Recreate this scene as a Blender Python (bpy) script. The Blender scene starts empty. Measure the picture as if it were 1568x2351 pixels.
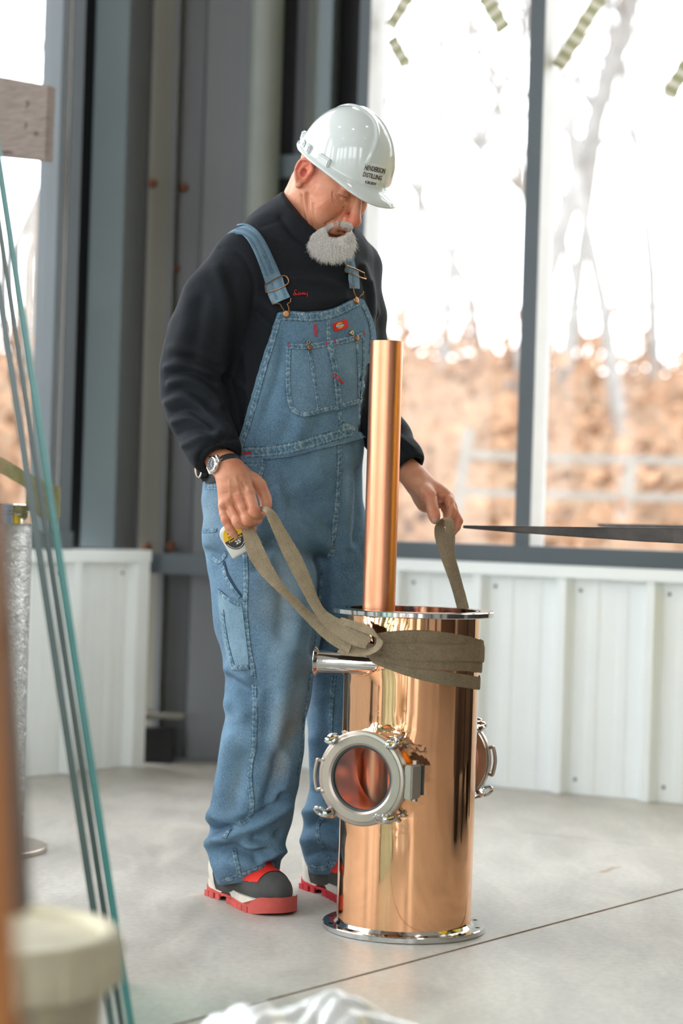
import bpy, bmesh, math, random
import numpy as np
from math import sin, cos, pi, radians, sqrt
from mathutils import Vector, Matrix
from mathutils.bvhtree import BVHTree
from mathutils.geometry import delaunay_2d_cdt
random.seed(7); np.random.seed(7)
S = bpy.context.scene
COL = S.collection

# ---------------------------------------------------------------- camera
FPX, CX, CY, CAMH, ROLL = 4800.0, 784.0, 1175.5, 0.912, radians(1.75)
_c, _s = cos(ROLL), sin(ROLL)
def P(px, py, d):
    "world point seen at photo pixel (px, py) at distance d along the view axis"
    a = (px - CX) / FPX; b = -(py - CY) / FPX
    return Vector((d * (a * _c - b * _s), d, CAMH + d * (a * _s + b * _c)))
def proj(v):
    v = np.asarray(v, float)
    x = v[..., 0]; y = np.maximum(v[..., 1], 1e-3); z = v[..., 2] - CAMH
    a = (x * _c + z * _s) / y; b = (-x * _s + z * _c) / y
    return CX + a * FPX, CY - b * FPX
def FL(px, py):
    "floor point under pixel"
    p = P(px, py, 1.0); d = CAMH / (CAMH - p.z)
    return Vector((p.x * d, d, 0.0))
cam_d = bpy.data.cameras.new('camera'); cam = bpy.data.objects.new('camera', cam_d); COL.objects.link(cam)
cam.matrix_world = Matrix(((_c, -_s, 0, 0), (0, 0, -1, 0), (_s, _c, 0, CAMH), (0, 0, 0, 1)))
cam_d.sensor_fit = 'VERTICAL'; cam_d.sensor_height = 36.0; cam_d.lens = 36.0 * FPX / 2351.0
cam_d.dof.use_dof = True; cam_d.dof.focus_distance = 4.62; cam_d.dof.aperture_fstop = 2.1
cam_d.clip_end = 300
S.camera = cam
# ---------------------------------------------------------------- sky, exposure
W = bpy.data.worlds.new('world'); S.world = W; W.use_nodes = True
bg = W.node_tree.nodes['Background']; bg.inputs[0].default_value = (0.94, 0.975, 1.0, 1); bg.inputs[1].default_value = 5.5
S.view_settings.view_transform = 'Standard'; S.view_settings.look = 'None'
S.view_settings.gamma = 1.0; S.view_settings.use_curve_mapping = False
S.view_settings.exposure = 0.0
S.cycles.max_bounces = 10; S.cycles.diffuse_bounces = 5; S.cycles.glossy_bounces = 5
S.cycles.transmission_bounces = 8; S.cycles.transparent_max_bounces = 16
S.cycles.caustics_reflective = False; S.cycles.caustics_refractive = False
S.cycles.sample_clamp_indirect = 6.0

# ---------------------------------------------------------------- helpers
def lin(c):
    if isinstance(c, str):
        c = c.lstrip('#'); c = [int(c[i:i + 2], 16) for i in (0, 2, 4)]
    r = []
    for v in c:
        v = v / 255.0
        r.append(v / 12.92 if v <= 0.04045 else ((v + 0.055) / 1.055) ** 2.4)
    return (r[0], r[1], r[2], 1.0)
class NT:
    def __init__(s, name):
        s.m = bpy.data.materials.new(name); s.m.use_nodes = True
        s.t = s.m.node_tree; s.b = s.t.nodes['Principled BSDF']; s.out = s.t.nodes['Material Output']
    def n(s, kind, **kw):
        x = s.t.nodes.new(kind)
        for k, v in kw.items():
            if k.startswith('i_'):
                key = k[2:]; key = int(key) if key.isdigit() else key.replace('_', ' ')
                x.inputs[key].default_value = v
            else: setattr(x, k, v)
        return x
    def l(s, a, b): s.t.links.new(a, b)
    def set(s, **kw):
        for k, v in kw.items(): s.b.inputs[k.replace('_', ' ')].default_value = v
    def coord(s, kind='Object', scale=(1, 1, 1), rot=(0, 0, 0)):
        if kind == 'Position': src = s.n('ShaderNodeNewGeometry').outputs['Position']
        else: src = s.n('ShaderNodeTexCoord').outputs[kind]
        mp = s.n('ShaderNodeMapping'); mp.inputs['Scale'].default_value = scale; mp.inputs['Rotation'].default_value = rot
        s.l(src, mp.inputs['Vector']); return mp.outputs[0]
    def noise(s, vec, scale, detail=4, rough=.55, dist=0):
        x = s.n('ShaderNodeTexNoise'); x.inputs['Scale'].default_value = scale; x.inputs['Detail'].default_value = detail
        x.inputs['Roughness'].default_value = rough; x.inputs['Distortion'].default_value = dist
        if vec is not None: s.l(vec, x.inputs['Vector'])
        return x.outputs['Fac']
    def ramp(s, fac, stops):
        r = s.n('ShaderNodeValToRGB'); e = r.color_ramp.elements
        while len(e) < len(stops): e.new(0.5)
        for el, (p, c) in zip(e, stops): el.position = p; el.color = c if len(c) == 4 else lin(c)
        s.l(fac, r.inputs['Fac']); return r.outputs['Color']
    def mix(s, fac, a, b, mode='MIX'):
        x = s.n('ShaderNodeMix', data_type='RGBA', blend_type=mode)
        for sock, v in ((x.inputs[0], fac), (x.inputs[6], a), (x.inputs[7], b)):
            if isinstance(v, (int, float)): sock.default_value = v
            elif isinstance(v, (tuple, list)): sock.default_value = v
            else: s.l(v, sock)
        return x.outputs[2]
    def math(s, op, a, b=0.0, c=0.0, clamp=False):
        x = s.n('ShaderNodeMath', operation=op, use_clamp=clamp)
        for i, v in enumerate((a, b, c)):
            if isinstance(v, (int, float)): x.inputs[i].default_value = v
            else: s.l(v, x.inputs[i])
        return x.outputs[0]
    def bump(s, h, strength=.3, dist=.002, prev=None):
        x = s.n('ShaderNodeBump'); x.inputs['Strength'].default_value = strength; x.inputs['Distance'].default_value = dist
        s.l(h, x.inputs['Height'])
        if prev is not None: s.l(prev, x.inputs['Normal'])
        return x.outputs[0]
    def attr(s, name): return s.n('ShaderNodeAttribute', attribute_name=name)
def pbr(name, col, rough=.5, metal=0.0, var=.12, vscale=8.0, bump=0.0, bscale=60.0, spec=.5, coat=0.0, stretch=(1, 1, 1)):
    t = NT(name); c = lin(col) if not (isinstance(col, tuple) and len(col) == 4) else col
    t.set(Roughness=rough, Metallic=metal, Specular_IOR_Level=spec, Coat_Weight=coat)
    v = t.coord('Position', stretch)
    f = t.noise(v, vscale, 5)
    dk = tuple(x * (1 - var) for x in c[:3]) + (1,); lt = tuple(min(1, x * (1 + var)) for x in c[:3]) + (1,)
    t.l(t.ramp(f, [(.3, dk), (.7, lt)]), t.b.inputs['Base Color'])
    if bump: t.l(t.bump(t.noise(v, bscale, 3), bump, .002), t.b.inputs['Normal'])
    return t.m
def tag(o, label=None, cat=None, group=None, kind=None):
    if label: o['label'] = label
    if cat: o['category'] = cat
    if group: o['group'] = group
    if kind: o['kind'] = kind
    return o
def empty(name, loc, label=None, cat=None, group=None, kind=None):
    o = bpy.data.objects.new(name, None); COL.objects.link(o); o.location = loc
    o.empty_display_size = .05
    return tag(o, label, cat, group, kind)
def par(o, p):
    if p is not None:
        o.parent = p
        m = Matrix.Identity(4); q = p
        while q is not None:
            m = q.matrix_basis.copy() @ m if q.parent is None else q.matrix_parent_inverse @ q.matrix_basis @ m
            q = q.parent
        o.matrix_parent_inverse = m.inverted()
    return o
def mk(name, V, Fc, mat, parent=None, smooth=False, uv=None, sharp=None):
    me = bpy.data.meshes.new(name)
    me.from_pydata([tuple(map(float, v)) for v in V], [], [tuple(map(int, f)) for f in Fc])
    if mat is not None:
        for m in (mat if isinstance(mat, list) else [mat]): me.materials.append(m)
    if smooth: me.polygons.foreach_set('use_smooth', [True] * len(me.polygons))
    if smooth and sharp: me.set_sharp_from_angle(angle=radians(sharp))
    if uv is not None:
        L = me.uv_layers.new(name='UVMap'); li = np.zeros(len(me.loops), int); me.loops.foreach_get('vertex_index', li)
        L.data.foreach_set('uv', np.asarray(uv, float)[li].ravel())
    o = bpy.data.objects.new(name, me); COL.objects.link(o)
    return par(o, parent)
def vcol(o, name, arr):
    a = o.data.attributes.new(name, 'FLOAT', 'POINT'); a.data.foreach_set('value', np.asarray(arr, np.float32))
class G:
    "collects simple solids into one mesh"
    def __init__(s): s.v = []; s.f = []
    def add(s, V, Fc):
        o = len(s.v); s.v += [Vector(v) for v in V]; s.f += [tuple(i + o for i in f) for f in Fc]; return s
    def box(s, c, sz, M=None):
        c = Vector(c); V = []
        for x in (-.5, .5):
            for y in (-.5, .5):
                for z in (-.5, .5):
                    q = Vector((x * sz[0], y * sz[1], z * sz[2])); V.append((M @ q if M else q) + c)
        return s.add(V, [(0, 1, 3, 2), (4, 6, 7, 5), (0, 4, 5, 1), (2, 3, 7, 6), (0, 2, 6, 4), (1, 5, 7, 3)])
    def prism(s, poly, z0, z1):
        n = len(poly); V = [(x, y, z0) for x, y in poly] + [(x, y, z1) for x, y in poly]
        return s.add(V, [tuple(range(n))[::-1], tuple(range(n, 2 * n))] + [(i, (i + 1) % n, n + (i + 1) % n, n + i) for i in range(n)])
    def plate(s, A, B, t, z0, z1):
        "vertical plate from A to B (xy), thickness t to the far side"
        A = Vector((A[0], A[1])); B = Vector((B[0], B[1])); d = (B - A).normalized(); nrm = Vector((-d.y, d.x)) * t
        return s.prism([A, B, B + nrm, A + nrm], z0, z1)
    def lathe(s, prof, M=None, seg=64, closed=False, arc=None):
        "prof (r,z); M places it"
        n = len(prof); V = []; Fc = []
        a0, a1 = arc if arc else (0, 2 * pi); full = arc is None; m = seg if full else seg + 1
        for i in range(m):
            a = a0 + (a1 - a0) * i / seg
            for r, z in prof:
                q = Vector((r * cos(a), r * sin(a), z)); V.append(M @ q if M else q)
        for i in range(seg):
            j = (i + 1) % m
            for k in range(n if closed else n - 1):
                k2 = (k + 1) % n
                Fc.append((i * n + k, j * n + k, j * n + k2, i * n + k2))
        if not closed:
            for k in (0, n - 1):
                if prof[k][0] > 1e-6 and full and prof[k][0] < -1: pass
        return s.add(V, Fc)
    def tube(s, pts, r, seg=8, closed=False, cap=True):
        pts = [Vector(p) for p in pts]; n = len(pts); rr = r if isinstance(r, (list, tuple)) else [r] * n
        V = []; up = None
        for i, p in enumerate(pts):
            a = pts[(i - 1) % n] if (closed or i > 0) else p; b = pts[(i + 1) % n] if (closed or i < n - 1) else p
            t = (b - a).normalized()
            if up is None: up = t.orthogonal().normalized()
            up = (up - t * up.dot(t)); up = up.normalized() if up.length > 1e-6 else t.orthogonal().normalized()
            w = t.cross(up)
            for k in range(seg):
                an = 2 * pi * k / seg; V.append(p + (up * cos(an) + w * sin(an)) * rr[i])
        Fc = []
        for i in range(n if closed else n - 1):
            j = (i + 1) % n
            for k in range(seg):
                k2 = (k + 1) % seg; Fc.append((i * seg + k, i * seg + k2, j * seg + k2, j * seg + k))
        if cap and not closed: Fc += [tuple(range(seg))[::-1], tuple(range((n - 1) * seg, n * seg))]
        return s.add(V, Fc)
    def obj(s, name, mat, parent=None, smooth=False, sharp=35): return mk(name, s.v, s.f, mat, parent, smooth, sharp=sharp)
def frame(o, zdir, xhint=(0, 0, 1)):
    z = Vector(zdir).normalized(); x = Vector(xhint); x = (x - z * x.dot(z))
    x = x.normalized() if x.length > 1e-5 else z.orthogonal().normalized(); y = z.cross(x)
    return Matrix(((x.x, y.x, z.x, o[0]), (x.y, y.y, z.y, o[1]), (x.z, y.z, z.z, o[2]), (0, 0, 0, 1)))
def crv(pts, n=8):
    "Catmull-Rom through points (any dimension)"
    p = [np.asarray(q, float) for q in pts]; out = []
    for i in range(len(p) - 1):
        a = p[max(i - 1, 0)]; b = p[i]; c = p[i + 1]; d = p[min(i + 2, len(p) - 1)]
        for k in range(n):
            t = k / n
            out.append(.5 * ((2 * b) + (-a + c) * t + (2 * a - 5 * b + 4 * c - d) * t * t + (-a + 3 * b - 3 * c + d) * t ** 3))
    out.append(p[-1]); return out
def boolean(o, cutters):
    for i, c in enumerate(cutters):
        m = o.modifiers.new('b%d' % i, 'BOOLEAN'); m.object = c; m.operation = 'DIFFERENCE'; m.solver = 'EXACT'
    bpy.context.view_layer.update()
    dg = bpy.context.evaluated_depsgraph_get(); me = bpy.data.meshes.new_from_object(o.evaluated_get(dg))
    o.modifiers.clear(); o.data = me
    for c in cutters: bpy.data.objects.remove(c)
    return o
# ---------------------------------------------------------------- materials of the setting
def m_concrete():
    t = NT('concrete'); v = t.coord('Position'); v2 = t.coord('Position', (1, .35, 1), (0, 0, .9))
    a = t.noise(v, 1.1, 6, .6, .4); b = t.noise(v2, 7, 8, .65, .6); c = t.noise(v, 60, 5, .6)
    col = t.ramp(a, [(.3, (188, 180, 169)), (.5, (202, 196, 186)), (.72, (194, 189, 182))])
    col = t.mix(t.ramp(b, [(.35, (255, 255, 255)), (.62, (0, 0, 0))]), col, lin((172, 166, 158)))
    col = t.mix(.16, col, t.ramp(c, [(.3, (120, 116, 110)), (.7, (235, 232, 226))]))
    d = t.noise(t.coord('Position', (1, .5, 1), (0, 0, -.5)), 2.3, 7, .7, 1.5)
    col = t.mix(t.ramp(d, [(.62, (0, 0, 0)), (.75, (110, 110, 110))]), col, lin((176, 150, 124)))
    g = t.math('ABSOLUTE', t.math('SUBTRACT', t.noise(t.coord('Position', (1, 1, 1), (0, 0, .3)), 1.7, 5, .6, 2.0), .5))
    col = t.mix(t.ramp(g, [(0, (70, 70, 70)), (.012, (0, 0, 0))]), col, lin((120, 112, 104)))
    # one dried brown spill on the right
    pz = t.n('ShaderNodeNewGeometry').outputs['Position']
    q = FL(1395, 1998); mp = t.n('ShaderNodeMapping', vector_type='TEXTURE'); mp.inputs['Location'].default_value = (q.x, q.y, 0)
    mp.inputs['Rotation'].default_value = (0, 0, radians(62)); mp.inputs['Scale'].default_value = (.19, .035, 1); t.l(pz, mp.inputs[0])
    ln = t.n('ShaderNodeVectorMath', operation='LENGTH'); t.l(mp.outputs[0], ln.inputs[0])
    k = t.math('ADD', ln.outputs['Value'], t.math('MULTIPLY', t.noise(v, 25, 4), 1.1))
    col = t.mix(t.ramp(k, [(.75, (235, 235, 235)), (1.45, (0, 0, 0))]), col, lin((158, 132, 106)))
    t.l(col, t.b.inputs['Base Color'])
    t.l(t.ramp(b, [(.2, (150, 150, 150)), (.8, (190, 190, 190))]), t.b.inputs['Roughness'])
    t.l(t.bump(t.noise(v, 40, 6, .7), .12, .002), t.b.inputs['Normal']); t.set(Specular_IOR_Level=.35)
    return t.m
M_conc = m_concrete()
M_joint = pbr('joint_dirt', (140, 96, 62), .9, var=.3, vscale=30)
M_sheet = pbr('white_painted_sheet', (233, 238, 238), .38, var=.03, vscale=3)
M_frame = pbr('dark_grey_frame', (72, 82, 88), .45, var=.06, vscale=5)
M_alu = pbr('daylit_frame_reveal', (214, 214, 214), .4, var=.04)  # pale tone stands for daylight on the jamb return
M_gbox = pbr('grey_primer_steel', (98, 101, 104), .5, var=.1, vscale=4, stretch=(1, 1, .2))
M_gblue = pbr('blue_grey_steel', (108, 121, 127), .5, var=.05, vscale=3)
M_gbeige = pbr('warm_grey_steel', (112, 110, 100), .55, var=.08, vscale=5, stretch=(1, 1, .3))
M_green = pbr('greenish_grey_steel', (128, 133, 127), .5, var=.06, vscale=4)
M_dark = pbr('black_parts_and_shade', (24, 24, 25), .8, var=.2)  # black parts, also plates that stand in for shaded gaps
M_rust = pbr('rusty_bolt', (116, 66, 40), .8, var=.3, vscale=60)
M_liner = pbr('grey_liner_sheet', (182, 179, 174), .5, var=.08, vscale=2)
M_ceil = pbr('ceiling_liner', (225, 226, 226), .7, var=.03)
def m_glass(name, tint=(1, 1, 1, 1), refl=.05):
    t = NT(name); tr = t.n('ShaderNodeBsdfTransparent'); tr.inputs[0].default_value = tint
    gl = t.n('ShaderNodeBsdfGlossy'); gl.inputs['Roughness'].default_value = .02
    lw = t.n('ShaderNodeFresnel'); lw.inputs['IOR'].default_value = 1.45
    bf = t.n('ShaderNodeNewGeometry').outputs['Backfacing']; mx = t.n('ShaderNodeMixShader'); t.l(t.math('MULTIPLY', lw.outputs[0], t.math('SUBTRACT', 1.0, bf)), mx.inputs[0]); t.l(tr.outputs[0], mx.inputs[1]); t.l(gl.outputs[0], mx.inputs[2])
    t.l(mx.outputs[0], t.out.inputs['Surface']); return t.m
M_glass = m_glass('window_glass', (.985, .99, .99, 1))

# ---------------------------------------------------------------- room footprint
C = Vector((-.511, 7.60)); dL = Vector((-.61, -.7926)).normalized(); dR = Vector((.893, -.450)).normalized()
LEN_L, LEN_R = 14.0, 10.0
EL = C + dL * LEN_L; ER = C + dR * LEN_R; B1 = ER + Vector((-.45, -.893)) * 10.0; B2 = EL
nL = Vector((dL.y, -dL.x)); nL = nL if nL.dot(-C) > 0 else -nL      # normals into the room
nR = Vector((dR.y, -dR.x)); nR = nR if nR.dot(-C) > 0 else -nR
HC = 6.2
# floor slabs with saw-cut joints
def clip(poly, p, n):
    out = []
    for i in range(len(poly)):
        a, b = poly[i], poly[(i + 1) % len(poly)]; da, db = (a - p).dot(n), (b - p).dot(n)
        if da >= 0: out.append(a)
        if da * db < 0: out.append(a + (b - a) * (da / (da - db)))
    return out
q1, q2 = FL(410, 2351).xy, FL(1568, 2041).xy; q3, q4 = FL(1096, 1898).xy, FL(1568, 1951).xy
n1 = Vector((-(q2 - q1).y, (q2 - q1).x)).normalized(); n2 = Vector((-(q4 - q3).y, (q4 - q3).x)).normalized()
big = [C + (C - (EL + ER) / 2).normalized() * .8 + Vector((-1.2, 0)), C + Vector((1.2, .5)), ER + Vector((.7, .4)), B1, B2 + Vector((-.6, .2))]
floor = G().prism(big, -.20, -.003).obj('floor', M_joint); tag(floor, kind='structure')
for s1 in (1, -1):
    for s2 in (1, -1):
        pl = clip(clip(big, q1 + n1 * s1 * .0050, n1 * s1), q3 + n2 * s2 * .002, n2 * s2)
        if len(pl) > 2: G().prism(pl, -.003, 0).obj('slab', M_conc, floor)
ceil = G().prism(big, HC, HC + .2).obj('ceiling', M_ceil); tag(ceil, kind='structure')

# ---------------------------------------------------------------- ribbed white wainscot
ZW = .752
def sheet(name, A, d, nrm, length, rib0, parent, sheetlen=.914, s0=0.0):
    "R-panel from A along d; ribs 0.305 m apart starting at rib0; split into sheets"
    def prof(s):
        k = (s - rib0 + 1000 * .305) % .305; k = min(k, .305 - k)          # distance to rib centre
        if k < .014: return .038
        if k < .031: return .038 * (1 - (k - .014) / .017)
        for mc in (.102, .203):
            kk = abs(((s - rib0 + 1000 * .305) % .305) - mc)
            if kk < .012: return .004
            if kk < .022: return .004 * (1 - (kk - .012) / .010)
        return 0.0
    st = s0; first = True
    while st < length:
        en = min(st + sheetlen, length)
        ks = set([st, en])
        base = int((st - rib0) / .305) - 1
        for i in range(base, base + 8):
            c = rib0 + i * .305
            for o in (-.031, -.014, .014, .031, .08, .09, .114, .124, .181, .191, .215, .225):
                if st < c + o < en: ks.add(c + o)
        ks = sorted(ks); V = []; Fc = []
        for k in ks:
            h = prof(k) + .012
            for z in (0.002, ZW - .03):
                q = A + d * k + nrm * h; V.append((q.x, q.y, z))
            q = A + d * k + nrm * (h - .004)
            for z in (0.002, ZW - .03): V.append((q.x, q.y, z))
        for i in range(len(ks) - 1):
            a, b = i * 4, i * 4 + 4
            Fc += [(a, b, b + 1, a + 1), (a + 2, a + 3, b + 3, b + 2), (a + 1, b + 1, b + 3, a + 3), (a, a + 2, b + 2, b)]
        Fc += [(0, 1, 3, 2), tuple(len(V) - 4 + i for i in (0, 2, 3, 1))]
        o = mk('panel', V, Fc, M_sheet, parent)
        st = en
    c = rib0; scr = G()
def mx_at(px, py, A, d):
    "distance along a wall line (A,d) where pixel column px crosses at pixel row py"
    a = P(px, py, 1.0); k = a.x
    return (k * A.y - A.x) / (d.x - k * d.y)
# right wall: wainscot (starts near the corner), sill bar, window
AR = C; s_r0 = .38
rib_s = mx_at(1287, 1500, C + nR * .044, dR)
wallr = G().plate((C + dR * s_r0), ER, -.0 + .05, 0, ZW - .03).obj('wall_right', M_sheet); tag(wallr, kind='structure')
sheet('wainscot', AR, dR, nR, 6.0, rib_s, wallr, s0=s_r0)
def bar(g, A, d, nrm, s0, s1, h0, h1, z0, z1):
    a = A + d * s0; b = A + d * s1
    g.prism([a + nrm * h0, b + nrm * h0, b + nrm * h1, a + nrm * h1] if True else [], z0, z1); return g
bar(G(), AR, dR, nR, s_r0, 6.0, -.02, .062, ZW - .034, ZW + .006).obj('cap_trim', M_sheet, wallr)
# screws on the wainscot
def screws(A, d, nrm, rib0, s0, s1, parent, zs):
    n = 0
    i0 = int((s0 - rib0) / .305)
    for i in range(i0, i0 + 9):
        for z in zs:
            s = rib0 + i * .305 + .052
            if s0 + .02 < s < s1:
                q = A + d * s + nrm * .012
                G().lathe([(0, .004), (.005, .003), (.007, 0), (.007, -.002)], frame((q.x, q.y, z), (nrm.x, nrm.y, 0)), 8).obj('screw', M_gbox, parent, True)
screws(AR, dR, nR, rib_s, s_r0, 2.6, wallr, (.05, ZW - .075))
# left wall: wainscot ends with a bright edge trim near the corner
AL = C; s_l0 = mx_at(330, 1500, C + nL * .044, dL)
walll = G().plate(EL, C + dL * s_l0, .05, 0, ZW - .03).obj('wall_left', M_sheet); tag(walll, kind='structure')
rib_l = mx_at(172, 1500, C + nL * .044, dL)
sheet('wainscot', AL, dL, nL, 7.0, rib_l, walll, s0=s_l0)
bar(G(), AL, dL, nL, s_l0 - .012, 7.0, -.02, .056, ZW - .034, ZW + .006).obj('cap_trim', M_sheet, walll)
bar(G(), AL, dL, nL, s_l0 - .012, s_l0 + .02, -.02, .05, 0, ZW).obj('edge_trim', M_sheet, walll)
screws(AL, dL, nL, rib_l, s_l0, 2.2, walll, (ZW - .075,))

# ---------------------------------------------------------------- windows
ZS0, ZS1, ZTOP = .759, .818, 4.6
def winframe(name, A, d, nrm, cuts, zs0, zs1):
    "cuts: list of (s0, s1) solid mullions; panes between"
    g = G(); bar(g, A, d, nrm, cuts[0][0], cuts[-1][1], -.06, .045, zs0, zs1); bar(g, A, d, nrm, cuts[0][0], cuts[-1][1], -.06, .03, ZTOP, ZTOP + .07)
    w = g.obj(name, M_frame); tag(w, kind='structure')
    for a, b, rv in cuts:
        bar(G(), A, d, nrm, a, b, -.06, .03, zs1, ZTOP).obj('mullion', M_frame, w)
        if rv:
            pr_ = [A + d * b + nrm * .026, A + d * (b + rv) + nrm * -.05, A + d * b + nrm * -.05]  # wedge turned outward so the jamb return looks daylit
            if (pr_[1] - pr_[0]).cross(pr_[2] - pr_[0]) < 0: pr_ = pr_[::-1]
            G().prism(pr_, zs1, ZTOP).obj('reveal', M_alu, w)
    for (a, b, rv), (a2, b2, _) in zip(cuts[:-1], cuts[1:]):
        lo, hi = min(b, a2) , max(b, a2)
        bar(G(), A, d, nrm, b, a2, -.030, -.022, zs1, ZTOP).obj('pane', M_glass, w)
    return w
sx = lambda px, py=600: mx_at(px, py, C, dR)
mw = sx(1243) - sx(1207); pitch = sx(1207) - sx(843)
cuts = [(sx(818), sx(843), sx(858) - sx(843)), (sx(1207), sx(1243), sx(1256) - sx(1243))]
for i in range(1, 6): cuts.append((sx(1207) + pitch * 1.0 * i, sx(1243) + pitch * i, .018))
win_r = winframe('window_1', C, dR, nR, cuts, ZS0, ZS1)
sl = lambda px, py=600: mx_at(px, py, C, dL)
lc = [(sl(165), sl(138), sl(125) - sl(138))]
lc[0] = (sl(165), sl(138), 0.0)
pl = sl(113) - sl(138)
cutsL = [(sl(165), sl(138), sl(125) - sl(138))]
for i in range(1, 4): cutsL.append((sl(113) + .62 * i, sl(113) + .62 * i + .06, .018))
win_l = winframe('window_2', C, dL, nL, cutsL, ZS0, ZS1)
bar(G(), C, dL, nL, sl(125), sl(113), -.06, .03, ZS1, ZTOP).obj('mullion', M_frame, win_l)
# wall bands over the windows, far walls behind the camera, open bays sized for light and reflections
for nm, A, B, pa in (('wall_right', C + dR * .3, ER, wallr), ('wall_left', C + dL * .25, EL, walll)):
    G().plate(A, B, .08 if nm == 'wall_right' else -.08, ZTOP + .07, HC).obj('upper_wall', M_sheet, pa)
for A, d, s0, s1, pa in ((C, dR, cuts[-1][1], LEN_R, wallr), (C, dL, cutsL[-1][1], 2.8, walll), (C, dL, 11.5, LEN_L, walll)):
    bar(G(), A, d, nR if pa is wallr else nL, s0, s1, -.06, 0, ZW - .03, ZTOP + .07).obj('upper_wall', M_sheet, pa)
def farwall(name, A, B, piers, top=4.8):
    d = (B - A).normalized(); L = (B - A).length
    w = G().plate(A, B, -.15, top, HC).obj(name, M_sheet); tag(w, kind='structure')
    for a_, b_ in piers: G().plate(A + d * a_, A + d * b_, -.15, 0, top).obj('bay_wall', M_liner, w)
LB = (B1 - B2).length
farwall('wall_back', B2, B1, [(0, 1.2), (5.2, 6.0), (9.0, 10.0), (11.4, LB)])
farwall('wall_side', B1, ER, [(0, 10)])

dw = (ER - B1).normalized(); nw = Vector((-dw.y, dw.x)); nw = nw if nw.dot(-B1) > 0 else -nw
stripe_panel = G(); bar(stripe_panel, B1, dw, nw, 5.2, 9.2, .02, .08, 0, 4.2); stripe_panel = stripe_panel.obj('stripe_panel_1', pbr('dark_brown_panel', (54, 42, 34), .6)); tag(stripe_panel, kind='structure')  # unseen dark panel added to give the copper a dark reflected stripe
for s_ in (1.0, 3.6): 
    pr = G(); bar(pr, B1, dw, nw, s_, s_ + .35, .02, .3, 0, HC); pr.obj('pier', M_frame, bpy.data.objects['wall_side'])  # unseen dark posts, added for streaks in the copper reflections
db = (B1 - B2).normalized(); nb2 = Vector((-db.y, db.x)); nb2 = nb2 if nb2.dot(-B1) > 0 else -nb2
for s_ in (2.4, 3.9, 7.3, 9.9):
    pr = G(); bar(pr, B2, db, nb2, s_, s_ + .3, .0, .3, 0, HC); pr.obj('pier', M_frame, bpy.data.objects['wall_back'])  # more unseen posts, put in to break up the reflected bays
for s_ in (5.4, 8.4):
    pr = G(); bar(pr, C, dL, nL, s_, s_ + .28, -.1, .2, 0, HC); pr.obj('pier', M_frame, walll)  # unseen posts added in the left bay for dark reflected stripes
# ---------------------------------------------------------------- steel in the open corner
def vp(g, a, b, da, db, z0=0.0, z1=HC, t=.03, y=600):
    A = P(a, y, da); B = P(b, y, db); return g.plate((A.x, A.y), (B.x, B.y), t, z0, z1)
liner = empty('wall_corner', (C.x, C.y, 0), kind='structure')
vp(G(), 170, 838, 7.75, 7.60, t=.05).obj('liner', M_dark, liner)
colA = empty('steel_column', P(250, 1740, 7.3), 'blue-grey steel column between the narrow window and the corner', 'column')
vp(G(), 206, 281, 7.28, 7.32, ZW + .01, t=.02).obj('flange', M_gblue, colA)
vp(G(), 281, 326, 7.32, 7.50, ZW + .01, t=.02).obj('web', M_gbox, colA)
vp(G(), 165, 207, 7.25, 7.42, ZW + .01, t=.02).obj('gap_shade_plate', M_dark, colA)  # black plate stands in for the shaded gap beside the flange
colB = empty('steel_column', P(440, 1745, 7.55), 'broad grey primed steel column with rusty bolts in the room corner', 'column')
vp(G(), 336, 396, 7.52, 7.50, t=.02).obj('flange', M_gbeige, colB)
vp(G(), 396, 408, 7.50, 7.60, t=.02).obj('web', M_gbox, colB)
vp(G(), 408, 457, 7.58, 7.58, t=.02).obj('web', M_gbox, colB)
vp(G(), 457, 461, 7.58, 7.53, t=.02).obj('web', M_gbox, colB)
vp(G(), 461, 562, 7.53, 7.50, t=.02).obj('flange', M_gbox, colB)
for bx, by in ((350, 420), (422, 430), (402, 616), (336, 1258), (392, 1254), (338, 1640)):
    q = P(bx, by, 7.50 if bx < 396 else 7.56)
    G().lathe([(0, .012), (.010, .012), (.013, .006), (.016, 0), (.016, -.01)], frame(q, (0, -1, 0)), 10).obj('bolt', M_rust, colB, True)
g = G(); q = P(597, 600, 7.50); rr = 38 / FPX * 7.5
g.lathe([(rr, 0), (rr, HC)], Matrix.Translation((q.x, q.y, 0)), 24)
pipe_c = g.obj('standpipe', M_green, None, True); tag(pipe_c, 'greenish-grey round steel standpipe rising behind the man', 'pipe')
colC = empty('steel_column', P(700, 1745, 7.5), 'pale steel jamb column just behind the hard hat', 'column')
vp(G(), 636, 692, 7.66, 7.62, t=.02).obj('web', M_gbox, colC)
vp(G(), 692, 716, 7.60, 7.44, t=.02).obj('flange', M_green, colC)
vp(G(), 716, 746, 7.42, 7.40, t=.02).obj('flange', M_gblue, colC)
vp(G(), 746, 764, 7.42, 7.50, t=.02).obj('web', M_green, colC)
vp(G(), 764, 818, 7.50, 7.40, t=.02).obj('gap_shade_plate', M_dark, colC)  # shade between jamb and window frame, drawn as a black plate
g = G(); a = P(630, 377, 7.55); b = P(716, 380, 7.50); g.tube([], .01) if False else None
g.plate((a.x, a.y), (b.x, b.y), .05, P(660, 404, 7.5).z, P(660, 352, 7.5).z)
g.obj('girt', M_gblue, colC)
a = P(630, 440, 7.57); b = P(716, 440, 7.52); G().plate((a.x, a.y), (b.x, b.y), .03, P(660, 490, 7.5).z, P(660, 404, 7.5).z).obj('gap_shade_plate', M_dark, colC)  # black plate for the shade below the girt
girt = G(); a = P(338, 1290, 7.40); b = P(860, 1290, 7.25); girt.plate((a.x, a.y), (b.x, b.y), .06, P(420, 1318, 7.4).z, P(420, 1272, 7.4).z)
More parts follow.
